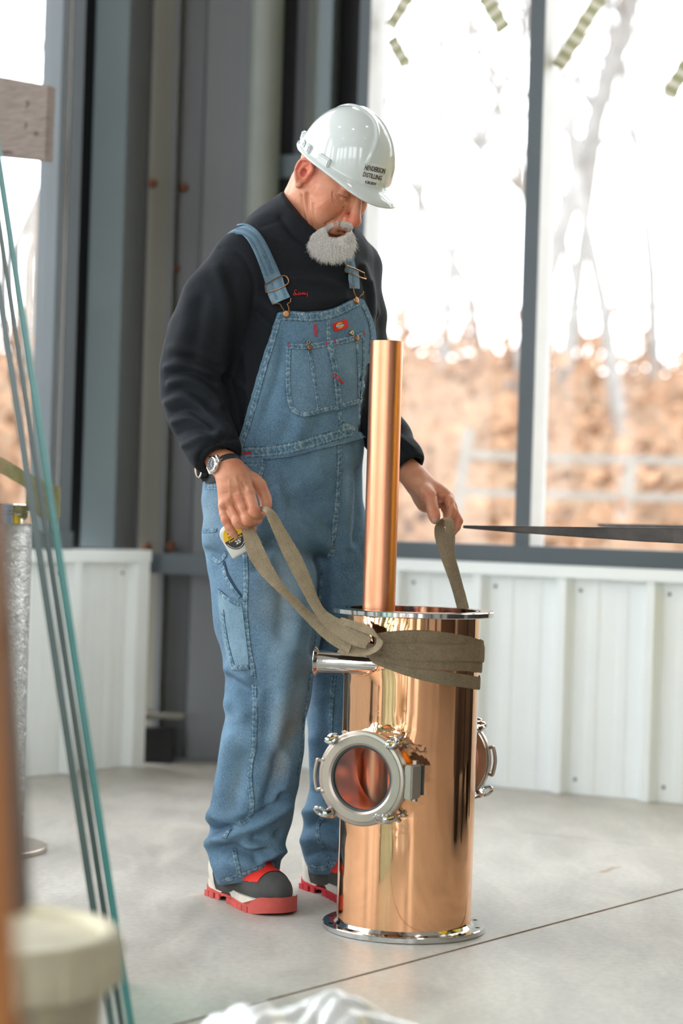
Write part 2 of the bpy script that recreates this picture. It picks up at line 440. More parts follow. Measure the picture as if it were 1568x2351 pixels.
go = girt.obj('girt', M_frame); tag(go, 'dark grey steel girt crossing the corner at sill height', 'girt')
# rusty base shelf at the foot of the corner column
sh = empty('base_bracket', P(380, 1745, 7.42), 'rusty base plate bracket at the foot of the corner column', 'bracket')
q = P(378, 1643, 7.42); G().box((q.x, q.y, q.z), (.14, .10, .012)).obj('plate', M_gbeige, sh)
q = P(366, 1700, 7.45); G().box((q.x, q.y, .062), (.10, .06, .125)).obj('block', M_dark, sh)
G().plate(P(510, 1745, 7.48).xy, P(336, 1745, 7.45).xy, -.03, 0, .012).obj('base_plate', M_gbox, sh)
# ceiling lamps
M_lamp = NT('lamp_lens'); M_lamp.b.inputs['Emission Color'].default_value = (1, .97, .92, 1); M_lamp.b.inputs['Emission Strength'].default_value = 12; M_lamp = M_lamp.m
for i, (x, y) in enumerate(((-2.6, 3.2), (-.6, 2.0), (1.6, 3.6), (-3.6, -.4), (-1.0, -1.6), (2.2, -.4))):
    h = empty('high_bay_lamp', (x, y, HC - .5), 'round high-bay lamp hanging from the ceiling', 'lamp', 'high-bay lamps under the ceiling')
    G().lathe([(0, .30), (.06, .30), (.08, .12), (.2, .06), (.22, 0), (.19, 0)], Matrix.Translation((x, y, HC - .5)), 20).obj('housing', M_frame, h, True)
    G().lathe([(0, .01), (.19, .01), (.19, .02), (0, .02)], Matrix.Translation((x, y, HC - .5)), 20).obj('lens', M_lamp, h)
    G().tube([(x, y, HC - .2), (x, y, HC)], .006).obj('cord', M_dark, h)
# tape strips on the window glass
t = NT('tape'); u = t.n('ShaderNodeUVMap').outputs[0]; sp = t.n('ShaderNodeSeparateXYZ'); t.l(u, sp.inputs[0])
w_ = t.math('SINE', t.math('MULTIPLY', sp.outputs[0], 2 * pi / .042))
wv = t.math('ADD', w_, t.math('MULTIPLY', t.noise(t.coord('Position'), 60, 2), 1.2))
t.l(t.ramp(wv, [(.35, (214, 210, 192)), (.6, (160, 160, 124))]), t.b.inputs['Base Color']); t.set(Roughness=.6); M_tape = t.m
def strip(p0, p1, wpx, lab):
    V = []; UV = []
    Z = [nR.x, nR.y, 0]
    pts = []
    for (px, py) in (p0, p1):
        s = mx_at(px, py, C + nR * -.018, dR); q = C + nR * -.018 + dR * s
        pts.append(P(px, py, q.y))
    d = (pts[1] - pts[0]); L = d.length; d.normalize(); nn = Vector((nR.x, nR.y, 0)); lat = d.cross(nn) * (wpx * 1.35 / FPX * pts[0].y / 2)
    n = 10; Fc = []
    for i in range(n + 1):
        p = pts[0] + d * (L * i / n)
        for sgn, off in ((-1, .001), (1, .001), (1, -.003), (-1, -.003)):
            V.append(p + lat * sgn * (1 + .1 * sin(i * 2.3)) + nn * off); UV.append((L * i / n, sgn))
    for i in range(n):
        for k in range(4): Fc.append((i * 4 + k, i * 4 + (k + 1) % 4, i * 4 + 4 + (k + 1) % 4, i * 4 + 4 + k))
    Fc += [(0, 1, 2, 3), (n * 4 + 3, n * 4 + 2, n * 4 + 1, n * 4)]
    o = mk('tape_strip', V, Fc, M_tape, None, uv=UV); tag(o, lab, 'tape')
strip((938, -8), (894, 62), 21, 'olive tape strip slanting left at the top of the window beside the hard hat')
strip((899, 88), (932, 150), 20, 'short olive tape strip just above the hard hat, on the window')
strip((1112, -10), (1158, 68), 24, 'olive tape strip leaning right at the top, just left of the window mullion')
strip((1378, -8), (1280, 154), 24, 'longest olive tape strip, high on the pane right of the mullion')
strip((1590, 120), (1534, 222), 24, 'olive tape strip cut off by the right border of the photo')
# ---------------------------------------------------------------- outside
def m_bank():
    t = NT('leaf_covered_bank'); v = t.coord('Position'); a = t.noise(v, .35, 6, .6, .5); b = t.noise(v, 2.2, 6, .7); c = t.noise(v, 9, 4, .7)
    col = t.ramp(a, [(.3, (136, 112, 92)), (.45, (146, 116, 92)), (.6, (138, 120, 102)), (.75, (124, 118, 104))])
    col = t.mix(.45, col, t.ramp(b, [(.3, (124, 102, 84)), (.5, (144, 114, 90)), (.7, (146, 132, 116))]))
    col = t.mix(.25, col, t.ramp(c, [(.35, (80, 66, 56)), (.65, (156, 134, 114))]))
    t.l(col, t.b.inputs['Base Color']); t.set(Roughness=.95, Specular_IOR_Level=.1); return t.m
M_bank = m_bank()
M_bark = pbr('pale_bark', (140, 134, 128), .9, var=.25, vscale=6)
M_bark2 = pbr('grey_bark', (142, 140, 138), .9, var=.2, vscale=6)
M_leaf = pbr('dry_leaves', (146, 112, 86), .9, var=.4, vscale=2)
M_post = pbr('pale_fence_wood', (150, 146, 140), .8, var=.1)
# ground rising to a leaf-covered bank
def gz(x, y):
    r = sqrt(x * x + y * y)
    t = min(max((r - 13) / 16.0, 0), 1); t = t * t * (3 - 2 * t)
    return -.25 + t * 3.2 + .15 * sin(x * .7 + y * .3) * t + .1 * sin(x * 1.9 - y * 1.1) * t
V = []; Fc = []; nx, ny = 90, 40
for j in range(ny + 1):
    for i in range(nx + 1):
        a = radians(-60 + 120 * i / nx); r = 9 + 60 * (j / ny) ** 1.6
        x, y = r * sin(a), r * cos(a); V.append((x, y, gz(x, y)))
for j in range(ny):
    for i in range(nx): Fc.append((j * (nx + 1) + i, j * (nx + 1) + i + 1, (j + 1) * (nx + 1) + i + 1, (j + 1) * (nx + 1) + i))
o = mk('terrain', V, Fc, M_bank, None, True); tag(o, kind='structure')
o = G().prism([(-60, -60), (60, -60), (60, 12), (-60, 12)], -.5, -.26).obj('ground', M_post); tag(o, kind='structure')
# leaf litter and brush on the bank, uncountable
V = []; Fc = []; rnd = random.Random(3)
for k in range(7000):
    a = radians(rnd.uniform(-14, 14)); r = 14 + 18 * rnd.random(); x, y = r * sin(a), r * cos(a); z = gz(x, y) + abs(rnd.gauss(0, .32))
    s = rnd.uniform(.05, .13); u = Vector((rnd.gauss(0, 1), rnd.gauss(0, 1), rnd.gauss(0, 1))).normalized() * s; w = u.orthogonal().normalized() * s * .7
    p = Vector((x, y, z)); n = len(V); V += [p - u, p - w, p + u, p + w]; Fc.append((n, n + 1, n + 2, n + 3))
o = mk('leaves', V, Fc, M_leaf); tag(o, 'brown dead leaves and brush covering the bank outside', 'leaves', kind='stuff')
# bare trees
def tree(px, d, h, r0, lean, seed, mat, lab, leafy=0):
    rn = random.Random(seed); b = P(px, 1000, d); base = Vector((b.x, d, gz(b.x, d) - .1))
    root = empty('bare_tree', base, lab, 'tree')
    tr = G(); br = G(); lv = []
    def grow(g, p, dr, L, r, lev):
        n = 6; pts = [p]; rr = [r]
        for i in range(n):
            dr = (dr + Vector((rn.gauss(0, .12), rn.gauss(0, .12), rn.gauss(.02, .06)))).normalized(); p = p + dr * (L / n); pts.append(p); rr.append(r * (1 - .75 * (i + 1) / n))
        g.tube(pts, rr, 6 if lev < 2 else 4)
        if lev < 3:
            for k in range({0: 11, 1: 6, 2: 4}[lev]):
                i = rn.randint(2 if lev == 0 else 1, n); a = rn.uniform(0, 2 * pi); q = pts[i]
                nd = (dr + Vector((cos(a), sin(a), rn.uniform(.0, .7))) * rn.uniform(.7, 1.3)).normalized()
                grow(br, q, nd, L * rn.uniform(.32, .55), max(rr[i] * .55, .010), lev + 1)
        elif leafy and rn.random() < leafy: lv.append(p)
    grow(tr, base, Vector((lean, 0, 1)).normalized(), h, r0, 0)
    tr.obj('trunk', mat, root, True); br.obj('branches', mat, root, True)
    if lv:
        V = []; Fc = []
        for p in lv:
            for k in range(5):
                q = p + Vector((rn.gauss(0, .12), rn.gauss(0, .12), rn.gauss(0, .12))); u = Vector((rn.gauss(0, 1), rn.gauss(0, 1), rn.gauss(0, 1))).normalized() * .06; w = u.orthogonal() * .8
                n = len(V); V += [q - u, q - w, q + u, q + w]; Fc.append((n, n + 1, n + 2, n + 3))
        mk('dead_foliage', V, Fc, M_leaf, root)
tree(1172, 24, 9, .14, -.02, 2, M_bark2, 'bare grey tree close behind the window mullion, with forked crown')
tree(1110, 29, 8, .09, -.10, 5, M_bark2, 'thin bare tree leaning left, between pipe and mullion', .1)
tree(930, 30, 7, .07, .05, 9, M_bark, 'small bare tree at the left of the right-hand window', .1)
tree(1500, 27, 9, .09, .12, 12, M_bark2, 'pale bare tree leaning right, near the right border')
tree(1600, 23, 8, .09, -.06, 21, M_bark, 'tree with clinging brown leaves in the upper right corner of the window', .6)
tree(1340, 33, 8, .07, .02, 33, M_bark, 'slender bare tree midway across the right pane', .1)
tree(60, 25, 9, .12, .04, 41, M_bark, 'bare tree seen through the narrow left window', .2)
tree(-60, 30, 9, .11, .10, 43, M_bark2, 'bare tree at the left border of the narrow left window', .2)
tree(1010, 26, 9, .08, .06, 51, M_bark2, 'bare tree with fine twigs just right of the hard hat, beyond the glass')
tree(1290, 25, 10, .09, -.04, 57, M_bark2, 'bare tree with fine twigs just right of the window mullion')
tree(1430, 22, 9, .08, -.08, 63, M_bark2, 'bare tree with a broad twiggy crown in the middle of the right pane', .15)
tree(1230, 34, 10, .10, .03, 68, M_bark, 'distant bare tree mostly hidden by the window mullion', .1)
# pale fence outside the window
fz = empty('post_and_rail_fence', P(1060, 1150, 16), 'pale wooden post and rail fence out of focus beyond the window', 'fence')
for px, y0, y1, d, w in ((1062, 985, 1190, 15.5, .07), (1235, 1010, 1190, 15.5, .07), (1440, 1050, 1190, 15.5, .07)):
    a = P(px - 14, y1, d); b = P(px + 14, y0, d); G().tube([a, b], w * .8, 4).obj('post', M_post, fz)
for y in (1050, 1135):
    G().tube([P(1062, y - 6, 15.5), P(1235, y, 15.5), P(1640, y + 10, 15.5)], .045, 4).obj('rail', M_post, fz)
G().tube([P(860, 716, 36), P(1700, 700, 36)], .05, 5).obj('guard_rail', M_bark2, None); o = bpy.data.objects['guard_rail']; tag(o, 'thin grey guard rail along the top of the bank', 'rail')
# ---------------------------------------------------------------- copper still column
def m_copper(name, rough, tint, smudge=.10, dents=None, streak=(1, 1, .06)):
    t = NT(name); t.set(Metallic=1.0)
    v = t.coord('Position', streak); a = t.noise(v, 30, 5, .6); b = t.noise(t.coord('Position'), 9, 6, .65)
    c = lin(tint); d = tuple(x * .86 for x in c[:3]) + (1,)
    t.l(t.mix(t.ramp(b, [(.35, (0, 0, 0)), (.7, (120, 120, 120))]), c, d), t.b.inputs['Base Color'])
    r = t.math('ADD', t.math('MULTIPLY', a, smudge), t.math('ADD', t.math('MULTIPLY', b, smudge), rough - smudge * .7), clamp=True)
    t.l(r, t.b.inputs['Roughness'])
    nb = t.bump(t.noise(t.coord('Position', (1, 1, .25)), 14, 3, .5), .06, .004)
    if dents is not None:
        pos = t.n('ShaderNodeNewGeometry').outputs['Position']
        for (ctr, rad) in dents:
            ds = t.n('ShaderNodeVectorMath', operation='DISTANCE'); t.l(pos, ds.inputs[0]); ds.inputs[1].default_value = ctr
            mk_ = t.math('SUBTRACT', 1.0, t.math('DIVIDE', ds.outputs['Value'], rad), clamp=True)
            h = t.math('MULTIPLY', t.noise(t.coord('Position'), 24, 2, .45, .5), t.math('POWER', mk_, 1.6))
            nb = t.bump(h, 1.0, .012, nb)
    t.l(nb, t.b.inputs['Normal']); return t.m
def m_steel(name, rough, col=(200, 200, 200), brush=.05):
    t = NT(name); t.set(Metallic=1.0); t.b.inputs['Base Color'].default_value = lin(col)
    a = t.noise(t.coord('Position', (1, 1, 1)), 90, 4, .7); t.l(t.math('ADD', t.math('MULTIPLY', a, brush * 2), rough - brush, clamp=True), t.b.inputs['Roughness'])
    t.l(t.bump(t.noise(t.coord('Position'), 240, 2), .05, .001), t.b.inputs['Normal']); return t.m
M_st = m_steel('polished_stainless', .10, (205, 204, 202)); M_stb = m_steel('brushed_stainless', .34, (180, 167, 156), .08)
POT = FL(926, 2130); POT.z = 0
d0 = POT.y; RB = .1487; ZP0, ZP1 = .0125, .703
pot = empty('copper_still_column', POT, 'polished copper still column with round sight glasses standing on the concrete floor', 'still column')
TOP = P(945, 1402, d0); ax = Vector((0, 0, 1))
phi = radians(26); A1 = Vector((-sin(phi), -cos(phi), 0)); ZA = P(828, 1785, d0 - .2).z
CTR = Vector((POT.x, POT.y, ZA))
neck_base = CTR + A1 * RB
M_copper = m_copper('polished_copper', .055, (248, 188, 144), .05, [(tuple(neck_base), .15), (tuple(POT + Vector((-.085, -.115, .63))), .09), (tuple(CTR - A1 * RB), .15)])
M_neck = m_copper('brushed_copper', .22, (214, 140, 104), .08)
M_pipe = m_copper('satin_copper', .32, (236, 164, 128), .10)
T = Matrix.Translation(POT)
g = G(); g.lathe([(RB, ZP0), (RB, ZP1), (RB - .003, ZP1), (RB - .003, ZP0)], T, 160, closed=True)
body = g.obj('shell', M_copper, None, True, 40)
cut = G().lathe([(0, -.4), (.079, -.4), (.079, .4), (0, .4)], frame(CTR, A1), 64).obj('c', M_copper)
boolean(body, [cut]); body.data.polygons.foreach_set('use_smooth', [True] * len(body.data.polygons)); body.data.set_sharp_from_angle(angle=radians(40)); par(body, pot)
def flange(name, zb, th, ri, ro, holes, sunk=.0):
    b = .0018
    o = G().lathe([(ri, zb), (ro - b, zb), (ro, zb + b), (ro, zb + th - b), (ro - b, zb + th), (ri, zb + th)], T, 128, closed=True).obj(name, M_st, None, True, 30)
    cs = []
    for i in range(holes):
        a = 2 * pi * (i + .5) / holes; q = POT + Vector((cos(a) * .166, sin(a) * .166, zb + th * .5))
        cs.append(G().lathe([(0, -.02), (.0055, -.02), (.0055, .02), (0, .02)], Matrix.Translation(q), 14).obj('c', M_dark))
    if cs: boolean(o, cs)
    return par(o, pot)
flange('base_flange', 0, .0135, .13, .1795, 12); flange('rim_flange', .6905, .0125, .140, .1785, 0)
wl = G().lathe([(RB + .006, .0135), (RB + .003, .0165), (RB - .001, .021)], T, 96).obj('weld_bead', M_st, pot, True)
# inlet spout
se = P(722, 1518, d0 - .082); sd = Vector((-1, .14, 0)).normalized()
s_start = se - sd * .145
fr = frame(se, -sd)
g = G(); g.lathe([(.0235, 0), (.0305, 0), (.0320, .0015), (.0305, .004), (.0262, .0075), (.0254, .010), (.0254, .150), (.0235, .150)], fr, 48, closed=True)
sp = g.obj('inlet_spout', M_st, pot, True, 40); sp['label'] = 'polished stainless inlet pipe stub'
wb = []
for i in range(40):
    a = 2 * pi * i / 40; p0 = se + fr.to_3x3() @ Vector((.027 * cos(a), .027 * sin(a), 0)); dd = -sd
    ox, oy = p0.x - POT.x, p0.y - POT.y; bq = ox * dd.x + oy * dd.y; cq = ox * ox + oy * oy - (RB + .001) ** 2
    tt = -bq - sqrt(max(bq * bq - cq, 0)); wb.append(p0 + dd * tt)
G().tube(wb, .0024, 6, True).obj('weld_bead', M_copper, pot, True)
# sight glasses
M_sglass = NT('sight_glass'); tr = M_sglass.n('ShaderNodeBsdfTransparent'); tr.inputs[0].default_value = (.96, .97, .96, 1)
gl = M_sglass.n('ShaderNodeBsdfGlossy'); gl.inputs['Roughness'].default_value = .03; mxx = M_sglass.n('ShaderNodeMixShader'); mxx.inputs[0].default_value = .035
M_sglass.l(tr.outputs[0], mxx.inputs[1]); M_sglass.l(gl.outputs[0], mxx.inputs[2]); M_sglass.l(mxx.outputs[0], M_sglass.out.inputs['Surface']); M_sglass = M_sglass.m
M_rub = pbr('dark_gasket', (60, 66, 68), .6)
def sight(axis, off, flip=1):
    F = frame(CTR, axis, (0, 0, 1))          # local x up, y sideways, z out
    out = off
    g = G(); g.lathe([(.079, out - .024), (.0800, out - .022), (.098, out - .020), (.098, out - .010), (.072, out - .010), (.072, out - .02), (.0765, out - .026)], F, 80, closed=True)
    pt = g.obj('sight_glass_port', M_stb, pot, True, 35); pt['label'] = 'round stainless sight glass port'
    g = G(); g.lathe([(.0690, out - .008), (.098, out - .008), (.1005, out - .006), (.1005, out + .004), (.098, out + .0065), (.092, out + .0075), (.0905, out + .009), (.075, out + .009), (.0695, out + .006)], F, 96, closed=True)
    g.obj('cover_ring', M_stb, pt, True, 25)
    G().lathe([(.0655, out + .005), (.0700, out + .0065), (.0700, out - .004), (.0655, out - .004)], F, 64, closed=True).obj('gasket', M_rub, pt, True)
    G().lathe([(0, out + .002), (.0668, out + .002), (.0668, out - .001), (0, out - .001)], F, 48).obj('glass', M_sglass, pt)
    G().lathe([(.0760, .10), (.0790, .10), (.0795, .150), (.0798, out - .020), (.0765, out - .020)], F, 80, closed=True).obj('neck', M_neck, pt, True, 35)
    # welded collar with uneven petals where the neck enters the shell
    V = []; Fc = []; n = 96; rings = 5
    rn = random.Random(4)
    for i in range(n):
        a = 2 * pi * i / n; wob = .004 * sin(a * 5 + .7) + .003 * sin(a * 11)
        for k in range(rings):
            r = .0795 + (.028 + wob) * (k / (rings - 1)) ** 1.4
            x, y = r * cos(a), r * sin(a); zc = sqrt(max(RB ** 2 - y * y, 1e-4))
            lift = .014 * (1 - k / (rings - 1)) ** 2 + .0012 * sin(a * 17 + k * 2) * (k < 4)
            V.append(F @ Vector((x, y, zc + lift + (.0004 if k < 4 else -.001))))
    for i in range(n):
        j = (i + 1) % n
        for k in range(rings - 1): Fc.append((i * rings + k, j * rings + k, j * rings + k + 1, i * rings + k + 1))
    mk('weld_collar', V, Fc, M_copper, pt, True)
    # hinge block on one side, grab handle on the other
    def at(ang, r, z): return F @ Vector((r * cos(ang), r * sin(ang), z))
    sgn = -1 if (F.to_3x3() @ Vector((0, 1, 0))).x > 0 else 1
    sgn *= flip
    hs = pi / 2 if sgn < 0 else -pi / 2         # local angle pointing to picture right
    hc = F.to_3x3() @ Vector((cos(hs), sin(hs), 0))
    R3 = Matrix((hc, F.to_3x3() @ Vector((1, 0, 0)), axis)).transposed()
    hb = G(); hb.box(at(hs, .1075, out - .020), (.018, .072, .050), R3)
    hbo = hb.obj('hinge_bracket', M_stb, pt)
    bm = bmesh.new(); bm.from_mesh(hbo.data); bmesh.ops.bevel(bm, geom=bm.edges[:], offset=.003, segments=2, affect='EDGES'); bm.to_mesh(hbo.data); bm.free()
    G().box(at(hs, .107, out - .054), (.020, .062, .009), R3).obj('hinge_leaf', M_rub, pt)
    for dz in (-.038, .038):
        G().lathe([(0, -.005), (.007, -.005), (.007, .005), (0, .005)], frame(at(hs, .106, out - .034) + Vector((0, 0, dz)), (0, 0, 1)), 6).obj('hinge_pin', M_stb, pt)
    hh = hs + pi; pts = []
    for da, rr_ in ((-.30, .097), (-.30, .106), (-.27, .1095), (0, .1105), (.27, .1095), (.30, .106), (.30, .097)): pts.append(at(hh + da, rr_, out + .002))
    G().tube(crv(pts, 4), .0042, 8).obj('handle', M_stb, pt, True)
    for da in (-.36, .36):
        G().lathe([(0, 0), (.005, 0), (.004, .004), (0, .005)], frame(at(hh + da, .095, out + .005), axis), 8).obj('stud', M_stb, pt, True)
    # four swing bolts with eye nuts
    for k, (ang, spin) in enumerate(((hs + radians(48), .3), (hs + radians(132), 1.9), (hs + radians(228), 1.2), (hs + radians(312), 2.4))):
        pz0, pz1 = out - .052, out + .022
        b = G(); b.tube([at(ang, .1045, pz0), at(ang, .1045, pz1)], .0050, 10)
        bo = b.obj('swing_bolt', M_st, pt, True)
        rad = (at(ang, 1, 0) - at(ang, 0, 0)).normalized()
        lg = G(); R4 = Matrix((rad, rad.cross(axis), axis)).transposed()
        for sd_ in (-.009, .009): lg.box(at(ang, .101, out - .046) + R4 @ Vector((0, sd_, 0)), (.026, .005, .012), R4)
        lg.tube([at(ang, .1045, out - .046) + R4 @ Vector((0, -.016, 0)), at(ang, .1045, out - .046) + R4 @ Vector((0, .016, 0))], .0045, 8)
        lg.obj('lug', M_stb, pt)
        for sd_ in (-.009, .009):
            e = G(); e.box(at(ang, .1035, out + .000) + R4 @ Vector((0, sd_, 0)), (.016, .004, .012), R4); e.obj('fork_lug', M_stb, pt)
        e = G(); e.lathe([(.004, .008), (.0105, .008), (.0115, .011), (.0105, .019), (.0085, .022), (.008, .029), (.0055, .033), (0, .034)], frame(at(ang, .1045, out), axis), 18)
        dirn = (R4 @ Vector((cos(spin), sin(spin), .25))).normalized(); cc = at(ang, .1045, out + .026) + dirn * .011
        side = dirn.cross(axis).normalized(); up2 = dirn
        ring = [cc + up2 * (.0145 * cos(2 * pi * i / 20)) + (axis * .6 + side * .8).normalized() * (.0105 * sin(2 * pi * i / 20)) for i in range(20)]
        e.tube(ring, .0034, 8, True); e.obj('eye_nut', M_st, bo, True)
    return pt
sight(A1, RB + .088); sight(-A1, RB + .088, -1)
# inner copper pipe standing in the column
pt_ = P(888, 786, d0 - .01); pb_ = P(869, 1395, d0 - .01); RP = .0362
PX = (P(888, 786, d0).x + P(869, 1395, d0).x) / 2
px0 = Vector((PX, d0 - .012, 0)); ztop = P(888, 785, d0).z
M_inner = m_copper('dark_inner_copper', .2, (196, 112, 76), .1)
pp = G().lathe([(RP, .014), (RP, ztop), (RP - .002, ztop), (RP - .002, .014)], Matrix.Translation(px0), 72, closed=True).obj('copper_pipe', M_pipe, None, True, 40)
tag(pp, 'long bare copper pipe standing upright inside the copper column', 'pipe')
# ---------------------------------------------------------------- webbing sling
def m_web(name, c1, c2, stripe=None):
    t = NT(name); uv = t.n('ShaderNodeUVMap').outputs[0]; sp = t.n('ShaderNodeSeparateXYZ'); t.l(uv, sp.inputs[0])
    wa = t.math('SINE', t.math('MULTIPLY', sp.outputs[0], 2 * pi / .0031)); wb_ = t.math('SINE', t.math('MULTIPLY', sp.outputs[1], 2 * pi / .11))
    hgt = t.math('ADD', wa, t.math('MULTIPLY', wb_, .5)); nz = t.noise(t.coord('Position'), 34, 5, .7)
    col = t.ramp(nz, [(.3, c1), (.7, c2)]); col = t.mix(t.math('MULTIPLY', t.math('ADD', hgt, 1.5), .10, clamp=True), col, lin((70, 62, 50)))
    fz = t.noise(t.coord('Position'), 400, 2); col = t.mix(.12, col, t.ramp(fz, [(.3, (60, 52, 42)), (.7, (220, 206, 180))]))
    if stripe:
        dsh = t.math('GREATER_THAN', t.math('SINE', t.math('MULTIPLY', sp.outputs[0], 2 * pi / .006)), -.2)
        near = t.math('LESS_THAN', t.math('ABSOLUTE', t.math('SUBTRACT', sp.outputs[1], stripe)), .025)
        col = t.mix(t.math('MULTIPLY', t.math('MULTIPLY', dsh, near), .45), col, lin((70, 104, 100)))
    t.l(col, t.b.inputs['Base Color']); t.set(Roughness=.95, Specular_IOR_Level=.1)
    t.l(t.bump(t.math('ADD', hgt, t.math('MULTIPLY', fz, 2)), .35, .0012), t.b.inputs['Normal']); return t.m
M_web = m_web('olive_taupe_webbing', (116, 99, 76), (140, 122, 98)); M_webs = m_web('striped_webbing', (116, 100, 78), (140, 123, 100), .35)
M_webl = m_web('light_webbing', (142, 124, 100), (168, 149, 122), .62)
def ribbon(name, pts, lats, mat, parent, th=.0032, n=8, fuzz=.0008):
    "pts: world centre points; lats: half-width vectors"
    cp = crv([list(p) + list(l) for p, l in zip(pts, lats)], n); N = len(cp); V = []; UV = []; Fc = []; u = 0
    K = 7; prev = None; rn = random.Random(len(pts) * 7 + N)
    for i, c in enumerate(cp):
        p = Vector(c[:3]); l = Vector(c[3:]); a = Vector(cp[max(i - 1, 0)][:3]); b = Vector(cp[min(i + 1, N - 1)][:3])
        t = (b - a).normalized(); nn = t.cross(l).normalized(); 
        if prev is not None: u += (p - prev).length
        prev = p
        for sgn in (1, -1):
            for k in range(K):
                w = -1 + 2 * k / (K - 1); e = 1 - .55 * (abs(w) ** 6)
                V.append(p + l * (w * (1 + rn.uniform(-fuzz, fuzz) * 20 * (abs(w) > .9))) + nn * sgn * th / 2 * e); UV.append((u, (w + 1) / 2))
    M = 2 * K; loop = list(range(K)) + list(range(2 * K - 1, K - 1, -1))
    for i in range(N - 1):
        for k in range(M):
            a, b = loop[k], loop[(k + 1) % M]; Fc.append((i * M + a, i * M + b, i * M + M + b, i * M + M + a))
    Fc += [tuple(loop)[::-1], tuple((N - 1) * M + q for q in loop)]
    return mk(name, V, Fc, mat, parent, True, uv=UV, sharp=60)
sling = empty('webbing_sling', POT + Vector((0, -RB, .6)), 'taupe webbing lifting sling wrapped round the copper column and held up at both ends', 'sling')
def wrap(name, pts, mat, hw=.0225, off=.003):
    "pts: (px, py) on the visible column front, or ('a', angle_deg, z) free; vertical band"
    P3 = []; L3 = []
    for q in pts:
        if q[0] == 'a':
            a = radians(q[1]); o_ = q[3] if len(q) > 3 else off; P3.append(POT + Vector((sin(a) * (RB + o_), -cos(a) * (RB + o_), q[2]))); h_ = q[4] if len(q) > 4 else hw; L3.append(Vector((0, 0, h_)))
        else:
            o_ = q[2] if len(q) > 2 else off; h_ = q[3] if len(q) > 3 else hw
            r = RB + o_; dr = (P(q[0], q[1], 1.0) - Vector((0, 0, CAMH)))
            A_ = dr.x ** 2 + dr.y ** 2; B_ = dr.x * POT.x + dr.y * POT.y; C_ = POT.x ** 2 + POT.y ** 2 - r * r
            D_ = max(B_ * B_ - A_ * C_, 0); tt = (B_ - sqrt(D_)) / A_; P3.append(Vector((0, 0, CAMH)) + dr * tt); L3.append(Vector((0, 0, h_)))
    for i in range(len(P3)):      # tilt width perpendicular to the run
        a = P3[max(i - 1, 0)]; b = P3[min(i + 1, len(P3) - 1)]; t_ = (b - a).normalized(); l = L3[i]; L3[i] = (l - t_ * l.dot(t_)).normalized() * l.length
    return ribbon(name, P3, L3, mat, sling)
zt = lambda py: P(1100, py, d0).z
# lowest band, then three overlapping bands
wrap('band', [('a', -75, P(790, 1468, d0).z, .004), (800, 1480, .004), (840, 1500, .004), (900, 1524, .003), (960, 1544), (1020, 1557), (1070, 1564), ('a', 82, zt(1567)), ('a', 120, zt(1562)), ('a', 180, zt(1545)), ('a', 240, zt(1500)), ('a', 285, P(790, 1468, d0).z)], M_webs, .0140)
wrap('band', [(800, 1478, .008), (850, 1494, .007), (910, 1508, .006), (970, 1518, .006), (1030, 1522, .006), (1075, 1524, .006), ('a', 84, zt(1526), .006), ('a', 130, zt(1520), .006), ('a', 180, zt(1490), .006), ('a', 250, zt(1470), .006)], M_web, .0160)
wrap('band', [(858, 1480, .014, .013), (880, 1490, .012, .012), (920, 1495, .011, .0165), (970, 1497, .010, .018), (1030, 1499, .010, .018), (1078, 1499, .010, .018), ('a', 86, zt(1500), .010, .018), ('a', 130, zt(1490), .010, .018), ('a', 180, zt(1460), .008, .018)], M_web, .018)
wrap('band', [(862, 1476, .010, .018), (890, 1468, .008), (940, 1465, .006), (1000, 1467, .006), (1050, 1474, .006), (1080, 1480, .006), ('a', 84, zt(1487), .008), ('a', 120, zt(1480), .006), ('a', 160, zt(1440), .006)], M_web, .0165)
# the hitch on the left front: loop folded over itself
def free(name, pts, mat):
    "pts: (px, py, depth, halfwidth_px, angle_deg of width in picture, depth tilt)"
    P3 = []; L3 = []
    for px, py, d, hw, an, tl in pts:
        P3.append(P(px, py, d)); a = radians(an); m = hw / FPX * d
        L3.append(Vector((cos(a), 0, sin(a))) * m * sqrt(max(1 - tl * tl, .01)) + Vector((0, m * tl, 0)))
    return ribbon(name, P3, L3, mat, sling)
df = d0 - RB
free('strap', [(592, 1170, 4.605, 7, 80, .6), (602, 1168, 4.580, 8, 80, .7), (611, 1170, 4.555, 9, 60, .7), (622, 1180, 4.535, 13, 20, .6), (640, 1215, 4.52, 15, 8, .3), (668, 1270, 4.51, 19, 12, .1), (695, 1325, 4.50, 17, 18, .2), (716, 1372, 4.49, 14, 20, .4), (733, 1402, 4.48, 13, 30, .4), (755, 1425, 4.475, 16, 45, .2), (790, 1448, 4.465, 21, 55, .1), (826, 1466, 4.452, 20, 60, .1), (846, 1476, 4.445, 15, 62, .1)], M_webl)
free('strap', [(562, 1196, 4.605, 13, 0, .2), (567, 1212, 4.585, 14, 0, .2), (575, 1230, 4.56, 17, 5, .2), (588, 1268, 4.54, 20, 22, 0), (612, 1310, 4.53, 17, 28, 0), (640, 1345, 4.52, 12, 34, .3), (676, 1382, 4.51, 11, 40, .5), (712, 1418, 4.50, 13, 42, .5), (745, 1445, 4.487, 17, 50, .3), (776, 1468, 4.475, 18, 60, .1), (806, 1486, 4.462, 14, 70, .1)], M_webl)
free('hitch_loop', [(780, 1488, 4.478, 12, 60, .2), (815, 1498, 4.462, 10, 75, .4), (845, 1497, 4.447, 9, 100, .6), (866, 1487, 4.435, 9, 130, .7), (872, 1470, 4.432, 10, 160, .6), (862, 1455, 4.436, 11, 110, .5), (838, 1444, 4.448, 10, 70, .4), (808, 1433, 4.462, 9, 60, .4), (780, 1424, 4.478, 8, 60, .3)], M_webl)
